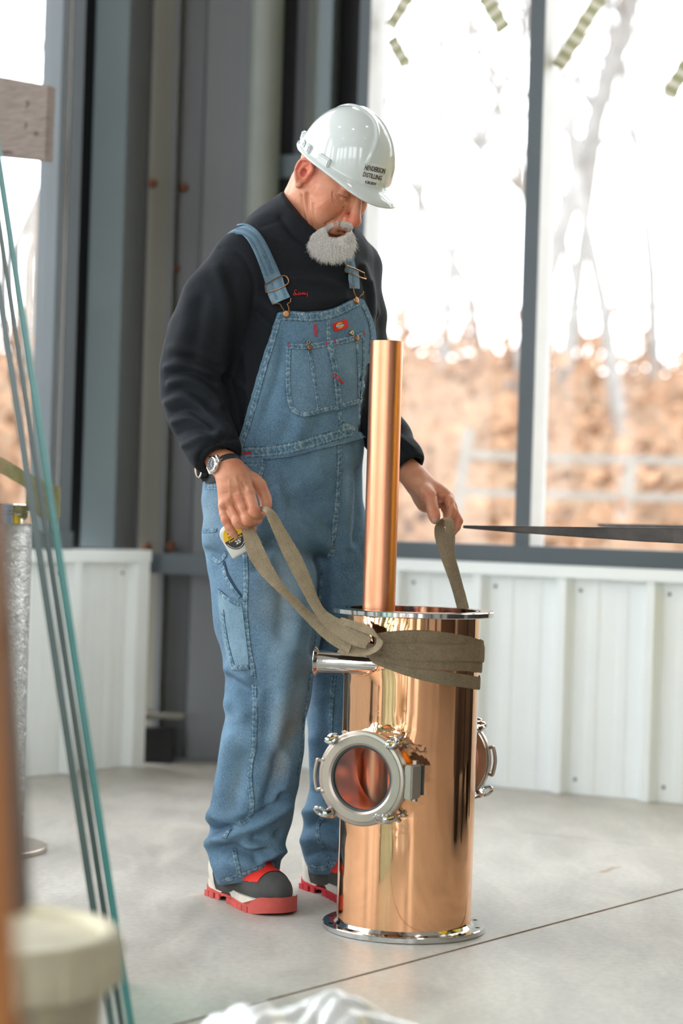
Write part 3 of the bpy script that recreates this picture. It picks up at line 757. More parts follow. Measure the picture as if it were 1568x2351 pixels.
# strap end held on the far side: comes up from behind the rim to the other hand and back
free('strap', [(1072, 1440, 4.775, 14, 6, .2), (1062, 1392, 4.775, 14, 6, .2), (1046, 1335, 4.775, 14, 8, .1), (1028, 1285, 4.775, 14, 8, 0), (1014, 1240, 4.775, 14, 8, 0), (1009, 1212, 4.77, 12, 10, .2), (1012, 1196, 4.755, 9, 20, .6), (1020, 1190, 4.735, 9, 15, .7), (1031, 1196, 4.725, 11, 0, .5), (1033, 1215, 4.725, 11, -4, .2), (1036, 1240, 4.73, 9, -6, .2), (1038, 1270, 4.74, 6, -4, .6), (1044, 1300, 4.75, 8, 4, .4), (1052, 1345, 4.765, 11, 8, .2), (1063, 1395, 4.768, 12, 8, .2), (1073, 1440, 4.768, 12, 6, .2)], M_webl)
# ---------------------------------------------------------------- fork-lift with raised forks, at the right border
M_fork = pbr('worn_black_steel', (74, 70, 68), .5, .6, .45, 14, .2, 80)
M_yel = pbr('yellow_paint', (248, 216, 30), .4, var=.05)
fk = empty('forklift', P(1640, 1230, 5.6) * 1.0, 'fork-lift truck with worn black fork tines entering from the right', 'forklift'); fk.location = (1.95, 4.95, 0)
def tine(p0, p1, d0_, d1_, w, name='fork_tine'):
    a0 = P(*p0, d0_); a1 = P(*p1, d1_); ln = (a1 - a0); ln.z = 0; L = ln.length; t_ = ln.normalized(); sd_ = Vector((-t_.y, t_.x, 0))
    z = a1.z; V = []; Fc = []; n = 8
    for i in range(n + 1):
        s = i / n * (L + .35); k = min(s / (L * .95), 1); th = .007 + (.036 - .007) * k ** .9; ww = w / 2 * (.55 + .45 * min(k * 5, 1))
        c = Vector((a0.x, a0.y, 0)) + t_ * s; zt_ = a0.z + (a1.z - a0.z) * min(s / L, 1.35) 
        for y, zz in ((-ww, zt_), (ww, zt_), (ww, zt_ - th), (-ww, zt_ - th)): V.append(c + sd_ * y + Vector((0, 0, zz)))
    for i in range(n):
        for q in range(4): Fc.append((i * 4 + q, i * 4 + (q + 1) % 4, i * 4 + 4 + (q + 1) % 4, i * 4 + 4 + q))
    Fc += [(3, 2, 1, 0), (n * 4, n * 4 + 1, n * 4 + 2, n * 4 + 3)]
    o = mk(name, V, Fc, M_fork, fk)
    bm = bmesh.new(); bm.from_mesh(o.data); bmesh.ops.recalc_face_normals(bm, faces=bm.faces[:]); bmesh.ops.bevel(bm, geom=bm.edges[:], offset=.002, segments=1, affect='EDGES'); bm.to_mesh(o.data); bm.free()
    end = Vector((a0.x, a0.y, 0)) + t_ * (L + .33)
    G().box((end.x, end.y, z + .22), (.05, w, .55), Matrix.Rotation(math.atan2(t_.y, t_.x), 3, 'Z')).obj('fork_shank', M_fork, fk)
    return t_, end
t_, e1 = tine((1066, 1206), (1568, 1213), 5.05, 4.95, .10); _, e2 = tine((1382, 1202), (1568, 1206), 5.75, 5.60, .10)
mid = (e1 + e2) / 2; Rz = Matrix.Rotation(math.atan2(t_.y, t_.x), 3, 'Z'); pass
for dz in (.05, .42): G().box((mid.x + .05, mid.y, .86 + dz), (.04, 1.1, .05), Rz).obj('carriage_bar', M_dark, fk)
for sy in (-.35, .35): G().box(Vector((mid.x + .2, mid.y, 1.15)) + Rz @ Vector((0, sy, 0)), (.10, .05, 2.2), Rz).obj('mast', M_dark, fk)
bc = Vector((mid.x + .95, mid.y - .25, .85))
bo = G().box(bc + Vector((0, 0, .26)), (1.2, 1.5, .78), Rz).obj('hood', M_yel, fk)
G().box(Vector((bc.x, bc.y, .465)), (1.16, 1.4, .52), Rz).obj('chassis', pbr('dark_chassis', (52, 46, 42), .5), fk)
G().box(bc + Vector((.25, 0, 1.3)), (1.0, .95, .06), Rz).obj('overhead_guard', M_yel, fk)
for sx_ in (-.3, .7):
    for sy in (-.45, .45): G().tube([bc + Rz @ Vector((sx_, sy, .6)), bc + Rz @ Vector((sx_, sy, 1.3))], .03, 8).obj('guard_post', M_yel, fk)
for sx_ in (-.4, .45):
    for sy in (-.48, .48):
        c_ = bc + Rz @ Vector((sx_, sy, 0)); c_.z = .26; G().lathe([(0, -.1), (.2, -.1), (.26, -.07), (.26, .07), (.2, .1), (0, .1)], frame(c_, Rz @ Vector((0, 1, 0))), 24).obj('wheel', M_dark, fk, True)
# ---------------------------------------------------------------- the man: signed-distance modelling
import openvdb
class Fld:
    def __init__(s, lo, hi, h):
        s.h = h; s.lo = np.array(lo, float); n = np.ceil((np.array(hi, float) - s.lo) / h).astype(int) + 1
        s.D = np.full(tuple(n), 1.0, np.float32); s.n = n
        s.ax = [(s.lo[i] + h * np.arange(n[i])).astype(np.float32) for i in range(3)]
    def win(s, lo, hi):
        a = np.clip(np.floor((np.array(lo) - s.lo) / s.h).astype(int), 0, s.n); b = np.clip(np.ceil((np.array(hi) - s.lo) / s.h).astype(int) + 1, 0, s.n)
        if (b <= a).any(): return None
        sl = tuple(slice(a[i], b[i]) for i in range(3))
        return sl, s.ax[0][sl[0]][:, None, None], s.ax[1][sl[1]][None, :, None], s.ax[2][sl[2]][None, None, :]
    def put(s, sl, d, k, op):
        A = s.D[sl]
        if op == '+':
            h = np.maximum(k - np.abs(A - d), 0) if k > 0 else 0; s.D[sl] = np.minimum(A, d) - (h * h * (.25 / k) if k > 0 else 0)
        elif op == '-':
            d = -d; h = np.maximum(k - np.abs(A - d), 0) if k > 0 else 0; s.D[sl] = np.maximum(A, d) + (h * h * (.25 / k) if k > 0 else 0)
    def cone(s, a, b, ra, rb, k=.01, op='+'):
        a = np.array(a, float); b = np.array(b, float); m = max(ra, rb) + k + 4 * s.h
        w = s.win(np.minimum(a, b) - m, np.maximum(a, b) + m)
        if w is None: return s
        sl, X, Y, Z = w; ba = b - a; L2 = max(float(ba @ ba), 1e-12)
        t = np.clip(((X - a[0]) * ba[0] + (Y - a[1]) * ba[1] + (Z - a[2]) * ba[2]) / L2, 0, 1)
        d = np.sqrt((X - a[0] - t * ba[0]) ** 2 + (Y - a[1] - t * ba[1]) ** 2 + (Z - a[2] - t * ba[2]) ** 2) - (ra + (rb - ra) * t)
        s.put(sl, d.astype(np.float32), k, op); return s
    def chain(s, pts, k=.01, op='+'):
        for (a, ra), (b, rb) in zip(pts[:-1], pts[1:]): s.cone(a, b, ra, rb, k, op)
        return s
    def ell(s, c, r, M=None, k=.01, op='+'):
        c = np.array(c, float); m = max(r) + k + 4 * s.h; w = s.win(c - m, c + m)
        if w is None: return s
        sl, X, Y, Z = w; M = np.eye(3) if M is None else np.array(M, float)
        q = [((X - c[0]) * M[i][0] + (Y - c[1]) * M[i][1] + (Z - c[2]) * M[i][2]) for i in range(3)]
        k0 = np.sqrt(sum((q[i] / r[i]) ** 2 for i in range(3))); k1 = np.sqrt(sum((q[i] / r[i] ** 2) ** 2 for i in range(3)))
        s.put(sl, (k0 * (k0 - 1) / np.maximum(k1, 1e-9)).astype(np.float32), k, op); return s
    def plane(s, p, n):
        "keep the side where dot(x-p,n)<0"
        p = np.array(p, float); n = np.array(n, float); n /= np.linalg.norm(n)
        d = (s.ax[0][:, None, None] - p[0]) * n[0] + (s.ax[1][None, :, None] - p[1]) * n[1] + (s.ax[2][None, None, :] - p[2]) * n[2]
        s.D = np.maximum(s.D, d.astype(np.float32)); return s
    def mesh(s, smooth=1):
        g = openvdb.FloatGrid(1.0); D = np.clip(s.D, -4 * s.h, 4 * s.h).astype(np.float32); g.copyFromArray(np.ascontiguousarray(D))
        p, q = g.convertToQuads(0.0); p = s.lo + p.astype(float) * s.h; q = q.astype(int)
        for _ in range(smooth): p = lap(p, q)
        return p, q
def lap(p, q, f=.5):
    S_ = np.zeros_like(p); c = np.zeros(len(p))
    for i in range(4):
        a, b = q[:, i], q[:, (i + 1) % 4]; np.add.at(S_, a, p[b]); np.add.at(c, a, 1); np.add.at(S_, b, p[a]); np.add.at(c, b, 1)
    return p * (1 - f) + f * S_ / np.maximum(c, 1)[:, None]
def vnorm(p, q):
    n = np.cross(p[q[:, 2]] - p[q[:, 0]], p[q[:, 3]] - p[q[:, 1]]); N = np.zeros_like(p)
    for i in range(4): np.add.at(N, q[:, i], n)
    return N / np.maximum(np.linalg.norm(N, axis=1), 1e-12)[:, None]
def fastmesh(name, p, q, mat, parent=None, uv=None):
    me = bpy.data.meshes.new(name); n = len(p); m = len(q); me.vertices.add(n); me.vertices.foreach_set('co', np.asarray(p, np.float32).ravel())
    me.loops.add(m * 4); me.loops.foreach_set('vertex_index', np.asarray(q, np.int32).ravel()); me.polygons.add(m)
    me.polygons.foreach_set('loop_start', np.arange(0, 4 * m, 4, dtype=np.int32)); me.polygons.foreach_set('loop_total', np.full(m, 4, np.int32))
    me.update(calc_edges=True); me.validate(); me.polygons.foreach_set('use_smooth', np.ones(m, bool))
    for mm in (mat if isinstance(mat, list) else [mat]): me.materials.append(mm)
    o = bpy.data.objects.new(name, me); COL.objects.link(o); return par(o, parent)
def wav(p, f, s=0):
    "cheap smooth noise from sines, about -1..1"
    x, y, z = p[:, 0] * f, p[:, 1] * f, p[:, 2] * f
    return (np.sin(x * 1.3 + 2.1 * np.sin(y * .9 + s) + s) * np.sin(y * 1.7 + 1.3 * np.sin(z * 1.1) + s * 2) + np.sin(z * 1.9 + 1.7 * np.sin(x * .8 + s * 3) + y * .6)) * .5
def seg_dist(px, py, line):
    best = np.full(len(px), 1e9)
    for (a, b), (c, d) in zip(line[:-1], line[1:]):
        vx, vy = c - a, d - b; L = max(vx * vx + vy * vy, 1e-9); t = np.clip(((px - a) * vx + (py - b) * vy) / L, 0, 1)
        best = np.minimum(best, np.hypot(px - a - t * vx, py - b - t * vy))
    return best
CAMP = np.array([0, 0, CAMH])
def folds(p, q, lst, smoothing=1):
    "lst: (amp_m, width_px, polyline px) – raised (+) or sunk (-) creases on the side seen from the camera"
    N = vnorm(p, q); px, py = proj(p); V = CAMP - p; V /= np.linalg.norm(V, axis=1)[:, None]
    face = np.clip((N * V).sum(1) * 2.0 + .25, 0, 1); disp = np.zeros(len(p))
    for amp, w, line in lst:
        ln = [tuple(x) for x in crv(line, 5)] if len(line) > 2 else line
        xs = [a[0] for a in ln]; ys = [a[1] for a in ln]
        m = np.where((px > min(xs) - 3 * w) & (px < max(xs) + 3 * w) & (py > min(ys) - 3 * w) & (py < max(ys) + 3 * w))[0]
        if len(m): disp[m] += amp * np.exp(-(seg_dist(px[m], py[m], ln) / w) ** 2)
    p = p + N * (disp * face)[:, None]
    for _ in range(smoothing): p = lap(p, q, .35)
    return p
# body axes: he faces 40 degrees towards picture right
YAW = radians(40); Fv = np.array([sin(YAW), -cos(YAW), 0]); Rv = np.array([-cos(YAW), -sin(YAW), 0]); Uv = np.array([0, 0, 1.0])
BM = np.array([Rv, Fv, Uv])
def Pn(px, py, d): return np.array(P(px, py, d))
def ch(rows): return [(Pn(x, y, d), r / FPX * d) for x, y, d, r in rows]
# ---- torso and trousers field (also the surface everything is pinned to)
def torso(f):
    f.ell(Pn(690, 655, 4.88), (.195, .135, .20), BM, .05); f.ell(Pn(692, 775, 4.88), (.184, .146, .20), BM, .05)
    f.ell(Pn(664, 960, 4.87), (.180, .158, .22), BM, .06)
    f.cone(Pn(565, 598, 4.76), Pn(690, 540, 4.88), .062, .085, .05); f.cone(Pn(690, 540, 4.88), Pn(812, 618, 4.98), .085, .060, .05)
    f.cone(Pn(688, 560, 4.88), Pn(712, 500, 4.85), .085, .068, .04)
    return f
def hips(f):
    f.ell(Pn(658, 1010, 4.88), (.186, .163, .12), BM, .05)
    f.ell(Pn(652, 1130, 4.92), (.200, .166, .19), BM, .06)
    f.chain(ch([(592, 1240, 4.86, 125), (606, 1340, 4.84, 118), (615, 1430, 4.83, 116), (622, 1500, 4.82, 104), (615, 1600, 4.81, 90), (603, 1700, 4.81, 89), (593, 1790, 4.82, 88), (580, 1860, 4.83, 85), (566, 1930, 4.84, 80), (566, 1985, 4.845, 72), (570, 2012, 4.845, 66)]), .03)
    f.chain(ch([(742, 1240, 4.98, 112), (770, 1340, 5.00, 104), (785, 1450, 5.00, 96), (790, 1560, 5.0, 88), (796, 1660, 5.0, 84), (802, 1740, 5.0, 82), (800, 1810, 5.0, 80), (783, 1880, 5.0, 80), (778, 1940, 5.0, 78), (780, 1990, 5.0, 68)]), .03)
    return f
LO, HI = (-.45, 4.55, -.02), (.25, 5.25, 1.66)
f = Fld((-.42, 4.60, .9), (.18, 5.22, 1.62), .008); torso(f); bp, bq = f.mesh(2)
f2 = Fld((-.42, 4.60, -.02), (.18, 5.22, 1.25), .008); hips(f2); hp, hq = f2.mesh(2)
# ---- shirt: torso, collar and sleeves
fs = Fld((-.52, 4.50, .88), (.30, 5.25, 1.70), .0045); torso(fs)
fs.chain([(a, r) for a, r in ch([(548, 604, 4.745, 66), (500, 690, 4.735, 74), (466, 770, 4.735, 76), (446, 850, 4.745, 70), (442, 900, 4.74, 66), (458, 960, 4.71, 62), (482, 1010, 4.675, 55), (500, 1046, 4.65, 48), (507, 1062, 4.64, 44)])], .035)
fs.chain([(a, r) for a, r in ch([(806, 626, 5.0, 66), (822, 720, 5.03, 58), (832, 820, 5.04, 58), (838, 900, 5.03, 58), (852, 955, 4.99, 54), (890, 1005, 4.93, 48), (925, 1052, 4.87, 41), (938, 1072, 4.855, 38)])], .03)
# collar
fs.cone(Pn(692, 540, 4.87), Pn(708, 494, 4.85), .080, .071, .02)
fs.ell(Pn(722, 455, 4.835), (.09, .12, .032), np.array([[cos(radians(-38)), 0, sin(radians(-38))], [0, 1, 0], [-sin(radians(-38)), 0, cos(radians(-38))]]), .004, '-') if False else None
nrm_c = np.array([.62, -.30, .72]); fs.D = fs.D
cp_ = Pn(698, 497, 4.80)
# cut the collar top along a sloped plane (only near the neck)
w = fs.win(Pn(700, 470, 4.83) - .13, Pn(700, 470, 4.83) + .13); sl, X, Y, Z = w
nn = nrm_c / np.linalg.norm(nrm_c); d = (X - cp_[0]) * nn[0] + (Y - cp_[1]) * nn[1] + (Z - cp_[2]) * nn[2]
ca_, cb_ = Pn(692, 545, 4.87), Pn(722, 440, 4.83); cu_ = (cb_ - ca_) / np.linalg.norm(cb_ - ca_); t_c = (X - ca_[0]) * cu_[0] + (Y - ca_[1]) * cu_[1] + (Z - ca_[2]) * cu_[2]
rad_c = np.sqrt(np.maximum((X - ca_[0]) ** 2 + (Y - ca_[1]) ** 2 + (Z - ca_[2]) ** 2 - t_c ** 2, 0)); d = d - np.maximum(rad_c - .098, 0) * 3.0
fs.D[sl] = np.maximum(fs.D[sl], d.astype(np.float32))
# open cuffs
a, b = Pn(500, 1046, 4.65), Pn(512, 1074, 4.63); ax_r = (b - a) / np.linalg.norm(b - a)
a2, b2 = Pn(920, 1046, 4.875), Pn(944, 1082, 4.85); ax_l = (b2 - a2) / np.linalg.norm(b2 - a2)
def cuff(c, ax, r):
    w = fs.win(c - .1, c + .1); sl, X, Y, Z = w; d = (X - c[0]) * ax[0] + (Y - c[1]) * ax[1] + (Z - c[2]) * ax[2]
    rr = np.sqrt(np.maximum((X - c[0]) ** 2 + (Y - c[1]) ** 2 + (Z - c[2]) ** 2 - d * d, 0)); near = rr < .085
    fs.D[sl] = np.where(near, np.maximum(fs.D[sl], d), fs.D[sl]).astype(np.float32)
    fs.cone(c - ax * .05, c + ax * .02, r * .98, r * .9, .002, '-')
ccr = Pn(503, 1055, 4.646); ccl = Pn(940, 1074, 4.855)
cuff(ccr, ax_r, .036); cuff(ccl, ax_l, .033)
sp_, sq_ = fs.mesh(1)
SF = [  # right sleeve creases
 (.010, 9, [(392, 880), (430, 872), (478, 900), (505, 930)]), (-.008, 8, [(390, 900), (430, 893), (480, 925)]), (.011, 10, [(388, 925), (430, 915), (480, 955), (515, 985)]), (-.009, 8, [(396, 948), (440, 940), (490, 985)]),
 (.010, 9, [(402, 968), (450, 962), (500, 1000)]), (-.008, 8, [(412, 995), (460, 985), (505, 1012)]), (.008, 8, [(425, 1022), (470, 1003), (520, 1003)]), (-.010, 6, [(455, 1052), (470, 1030), (500, 1012), (540, 1004)]),
 (.009, 9, [(385, 845), (430, 838), (480, 855)]), (-.008, 8, [(385, 862), (440, 856), (490, 880)]), (.006, 10, [(395, 800), (440, 805), (490, 830)]), (-.006, 9, [(398, 822), (450, 822), (500, 850)]),
 (.006, 14, [(500, 620), (520, 700), (515, 790), (505, 850)]), (-.007, 12, [(530, 640), (550, 720), (540, 800), (520, 870)]), (-.004, 5, [(505, 568), (540, 575), (570, 610), (585, 660), (575, 730)]),
 (.006, 16, [(430, 690), (420, 760), (400, 840)]), (-.005, 14, [(465, 680), (455, 760), (440, 830)]),
 (.006, 12, [(600, 690), (640, 720), (650, 760)]), (-.006, 10, [(590, 720), (630, 760)]), (.005, 12, [(680, 640), (740, 645), (790, 660)]), (-.005, 10, [(670, 615), (730, 620), (780, 630)]), (.005, 10, [(690, 690), (740, 690), (790, 680)]), (-.004, 8, [(640, 560), (690, 580), (720, 590)]),
 (.007, 8, [(835, 610), (850, 660), (862, 720)]), (-.006, 6, [(826, 615), (840, 670), (850, 730)]), (.006, 7, [(845, 650), (858, 740), (862, 800)]),
 (-.003, 4, [(600, 520), (625, 512), (640, 508)]), (.003, 12, [(660, 470), (690, 515), (715, 545)]), (-.006, 7, [(645, 500), (680, 545), (720, 570)]),
 (.007, 9, [(560, 800), (575, 900), (560, 960)]), (-.007, 9, [(520, 860), (545, 930), (555, 1000)]), (.006, 8, [(512, 850), (560, 890), (580, 930)]),
 (.006, 8, [(905, 1000), (925, 1012), (945, 1030)]), (-.006, 6, [(908, 1018), (928, 1026), (948, 1040)]),
]
sp_ = folds(sp_, sq_, SF)
Nn = vnorm(sp_, sq_); sp_ = sp_ + Nn * (wav(sp_, 24, 1.0) * .0022 + wav(sp_, 55, 2.0) * .0008)[:, None]
bibpoly = [(637, 719), (660, 714), (700, 717), (740, 714), (772, 706), (800, 693), (818, 685), (829, 690), (838, 708), (848, 732), (855, 756), (857, 778), (852, 815), (850, 850), (847, 890), (841, 930), (837, 960), (835, 985), (833, 1004), (790, 1016), (745, 1026), (700, 1038), (650, 1049), (600, 1055), (560, 1060), (547, 1062), (543, 1040), (552, 1008), (566, 966), (580, 918), (594, 868), (606, 826), (617, 788), (627, 752)]
def in_poly(poly, x, y):
    r = np.zeros(len(x), bool); j = len(poly) - 1
    for i in range(len(poly)):
        (ax_, ay_), (bx_, by_) = poly[i], poly[j]
        with np.errstate(divide='ignore', invalid='ignore'): r ^= ((ay_ > y) != (by_ > y)) & (x < (bx_ - ax_) * (y - ay_) / (by_ - ay_ + 1e-12) + ax_)
        j = i
    return r
# the shirt lies flat under the bib
tb = BVHTree.FromPolygons([tuple(v) for v in bp], [tuple(int(i) for i in g_) for g_ in bq])
sx_, sy_ = proj(sp_); Ns = vnorm(sp_, sq_); m_ = np.where(in_poly(bibpoly, sx_, sy_) & (((CAMP - sp_) * Ns).sum(1) > 0))[0]
for i in m_:
    h_ = tb.find_nearest(Vector(sp_[i]))
    if h_[3] < .045: sp_[i] = np.array(h_[0] - h_[1] * .004)
def m_shirt():
    t = NT('black_jersey'); v = t.coord('Position'); a = t.noise(v, 5, 5, .6); c = t.noise(v, 700, 2)
    col = t.ramp(a, [(.3, (15, 18, 23)), (.7, (24, 28, 34))]); col = t.mix(.15, col, t.ramp(c, [(.3, (8, 10, 12)), (.7, (70, 76, 84))]))
    t.l(col, t.b.inputs['Base Color']); t.set(Roughness=.85, Specular_IOR_Level=.25, Sheen_Weight=.05, Sheen_Roughness=.4)
    t.b.inputs['Sheen Tint'].default_value = lin((120, 140, 160))
    t.l(t.bump(c, .15, .0006, t.bump(t.noise(v, 60, 4), .15, .002)), t.b.inputs['Normal']); return t.m
M_shirt = m_shirt()
# ---------------------------------------------------------------- head
HEADC = Pn(768, 409, 4.81); hy, hpi = radians(45), radians(40)
hF = np.array([sin(hy) * cos(hpi), -cos(hy) * cos(hpi), -sin(hpi)]); hR = np.array([-cos(hy), -sin(hy), 0]); hU = np.cross(hR, hF)
HM = np.array([hR, hF, hU])            # local = HM @ (w - HEADC)
def HL(p): return np.asarray(p) @ HM + HEADC
fh = Fld((-.11, -.15, -.23), (.11, .155, .14), .0014)
fh.ell((0, -.012, .035), (.077, .100, .093), None, .02); fh.ell((0, .020, -.030), (.066, .074, .085), None, .03)
for s in (-1, 1):
    fh.cone((s * .054, -.005, -.050), (s * .030, .060, -.112), .022, .020, .025); fh.ell((s * .040, .060, -.024), (.026, .024, .024), None, .025)
    fh.cone((s * .058, .035, -.012), (s * .066, -.01, -.008), .012, .008, .02)
    fh.ell((s * .040, .055, -.066), (.022, .026, .028), None, .025)
fh.ell((0, .078, -.112), (.024, .020, .022), None, .02)
fh.cone((-.030, .084, .024), (.030, .084, .024), .013, .013, .015)
fh.ell((0, .075, -.068), (.032, .026, .026), None, .02)
# nose
fh.cone((0, .089, .014), (0, .118, -.032), .0100, .0135, .012); fh.ell((0, .121, -.037), (.0150, .013, .0135), None, .008)
for s in (-1, 1):
    fh.ell((s * .0155, .107, -.041), (.0095, .0120, .0105), None, .006); fh.ell((s * .0075, .112, -.0475), (.0040, .0060, .004), None, .003, '-')
    fh.cone((s * .0225, .100, -.036), (s * .0265, .093, -.050), .0016, .002, .008, '-')
    fh.cone((s * .026, .094, -.046), (s * .036, .082, -.074), .0028, .003, .010, '-')
    # eye socket, lids, bags
    fh.ell((s * .031, .094, .004), (.019, .013, .0135), None, .010, '-'); fh.ell((s * .031, .078, .003), (.0165, .0135, .0125), None, .004)
    fh.cone((s * .018, .0905, -.0015), (s * .044, .082, -.0005), .0012, .0012, .003, '-')
    fh.cone((s * .018, .088, -.013), (s * .044, .077, -.010), .0045, .0045, .008); fh.cone((s * .020, .090, -.020), (s * .046, .077, -.018), .0016, .0016, .006, '-')
    for dz, dy in ((.002, 0), (-.006, -.002), (-.013, -.004)): fh.cone((s * .049, .073 + dy, dz), (s * .060, .058, dz - .006), .0012, .001, .004, '-')
# lips
fh.cone((-.021, .094, -.0725), (.021, .094, -.0725), .0055, .0055, .010); fh.cone((0, .099, -.0715), (0, .099, -.073), .006, .006, .010)
fh.cone((-.017, .094, -.0845), (.017, .094, -.0845), .0075, .0075, .010)
fh.cone((-.024, .0915, -.0775), (0, .1055, -.0775), .0024, .0030, .003, '-'); fh.cone((0, .1055, -.0775), (.024, .0915, -.0775), .0030, .0024, .003, '-')
fh.cone((-.014, .094, -.098), (.014, .094, -.098), .004, .004, .010, '-')
# ears
for s in (-1, 1):
    cx_ = s * .079; E = lambda y, z, o=0: np.array((cx_ + s * (.010 + o + (-.010 - y) * .35), y, z))
    fh.ell(E(-.012, -.002, -.010), (.0100, .021, .030), None, .006)
    rim = [E(.004, -.004), E(.006, .012), E(-.004, .024), E(-.018, .024), E(-.028, .012), E(-.029, -.004), E(-.024, -.018), E(-.014, -.030)]
    fh.chain([(tuple(x), .0042) for x in map(tuple, crv(rim, 3))], .003); fh.ell(E(-.011, .008, -.009), (.008, .017, .016), None, .004); fh.ell(E(-.021, .008, -.006), (.007, .009, .016), None, .004); fh.ell(E(-.009, -.036, -.003), (.0062, .0095, .0105), None, .005)
    an = [E(-.012, .018, -.003), E(-.018, .006, -.002), E(-.019, -.008, -.002), E(-.013, -.020, -.003)]
    fh.chain([(tuple(x), .0034) for x in map(tuple, crv(an, 3))], .003)
    fh.ell(E(-.008, -.006, .000), (.0075, .0068, .0100), None, .004, '-'); fh.cone(E(-.023, .014, .003), E(-.024, -.010, .003), .0018, .0018, .003, '-')
    fh.ell(E(.003, -.010, -.001), (.004, .0045, .006), None, .004)
# neck (goes down into the collar)
nb = HM @ (Pn(695, 545, 4.87) - HEADC)
fh.cone((0, -.040, -.055), tuple(nb), .060, .066, .03)
for s in (-1, 1): fh.cone((s * .056, -.020, -.05), (s * .045, .0, -.12), .014, .012, .02)
fh.cone((0, .03, -.085), (0, -.03, -.115), .036, .05, .04)
h_p, h_q = fh.mesh(1)
# neck creases and small wrinkles
def lwr(p, lst):
    N = vnorm(p, h_q); D = np.zeros(len(p))
    for amp, w, ln in lst:
        for a, b in zip(ln[:-1], ln[1:]):
            a = np.array(a); b = np.array(b); ba = b - a; t = np.clip(((p - a) @ ba) / (ba @ ba), 0, 1); d = np.linalg.norm(p - a - t[:, None] * ba, axis=1); D += amp * np.exp(-(d / w) ** 2)
    return p + N * D[:, None]
hw = HL(h_p)
HFo = [(-.0035, 4.0, [(706, 445), (708, 480), (718, 530)]), (.0026, 4.5, [(699, 445), (701, 480), (711, 525)]), (-.003, 3.5, [(694, 450), (696, 485), (704, 515)]), (.002, 4, [(714, 455), (716, 495), (722, 528)]), (-.0022, 3.5, [(720, 470), (721, 500), (726, 526)]),
       (-.0018, 2.2, [(764, 442), (767, 455), (777, 466), (790, 468)]), (-.0014, 2.0, [(766, 441), (773, 449), (784, 455)]), (-.0012, 2, [(763, 446), (764, 458), (770, 468)]), (-.002, 4, [(790, 483), (783, 494), (772, 506)]), (.0015, 6, [(740, 470), (755, 490), (765, 500)])]
hw = folds(hw, h_q, HFo, 0)
Nh = vnorm(hw, h_q); hw += Nh * (wav(hw, 260, 1) * .00018 + wav(hw, 90, 2) * .0003)[:, None]
# ---------------------------------------------------------------- hands
def hand(lo, hi, h, build):
    f = Fld(lo, hi, h); build(f); return f.mesh(1)
def rhand(f):
    Z = lambda x, y, d, r: (Pn(470 + x / 8.705, 1040 + y / 8.705, d), r / 8.705 / FPX * d)
    # forearm, wrist, back of the hand
    f.chain([Z(260, 120, 4.655, 270), Z(420, 260, 4.635, 265), Z(540, 400, 4.622, 262)], .02)
    f.chain([Z(560, 430, 4.620, 255), Z(620, 620, 4.610, 250)], .02)
    for x0, y0, x1, y1, ra, rb in ((700, 470, 860, 760, 190, 128), (600, 500, 670, 840, 190, 130), (500, 520, 480, 900, 190, 126), (420, 560, 370, 990, 160, 100)):
        f.cone(*[Z(x0, y0, 4.612, ra)[0], Z(x1, y1, 4.603, rb)[0], Z(x0, y0, 4.612, ra)[1], Z(x1, y1, 4.603, rb)[1]], .016)
    def F_(rows, k=.006, ku=.0016, sc=.93):
        g_ = Fld(f.lo, f.lo + f.h * (f.n - 1), f.h); g_.chain([(a_, r_ * sc) for a_, r_ in (Z(*r) for r in rows)], k); m0 = [min(f.D.shape[i], g_.D.shape[i]) for i in range(3)]
        f.put(tuple(slice(0, m) for m in m0), g_.D[tuple(slice(0, m) for m in m0)], ku, '+')
    F_([(885, 800, 4.600, 138), (930, 980, 4.588, 128), (985, 1160, 4.575, 126), (1010, 1200, 4.575, 118), (1085, 1225, 4.590, 102), (1130, 1225, 4.605, 88), (1100, 1200, 4.625, 80)])
    F_([(680, 880, 4.600, 142), (770, 1130, 4.586, 124), (855, 1340, 4.572, 120), (890, 1365, 4.574, 108), (1000, 1365, 4.588, 92), (1070, 1340, 4.604, 80), (1060, 1310, 4.622, 70)])
    F_([(480, 960, 4.602, 136), (570, 1190, 4.590, 118), (650, 1370, 4.578, 114), (690, 1405, 4.580, 104), (830, 1475, 4.588, 92), (960, 1512, 4.598, 72), (975, 1510, 4.604, 66)])
    F_([(365, 1050, 4.606, 112), (390, 1210, 4.598, 98), (425, 1350, 4.590, 96), (490, 1490, 4.588, 84), (560, 1590, 4.590, 76), (625, 1668, 4.594, 56)])
    F_([(760, 420, 4.628, 170), (980, 560, 4.632, 150), (1110, 660, 4.634, 124), (1180, 830, 4.632, 108), (1222, 950, 4.628, 102), (1225, 1060, 4.622, 92), (1205, 1150, 4.615, 76)], .012, .010)
    # knuckles and tendons
    for x, y, r in ((890, 760, 110), (690, 890, 120), (480, 940, 105), (350, 1040, 80)):
        c, rr = Z(x, y, 4.592, r * .9); f.ell(c, (rr, rr, rr), None, .008)
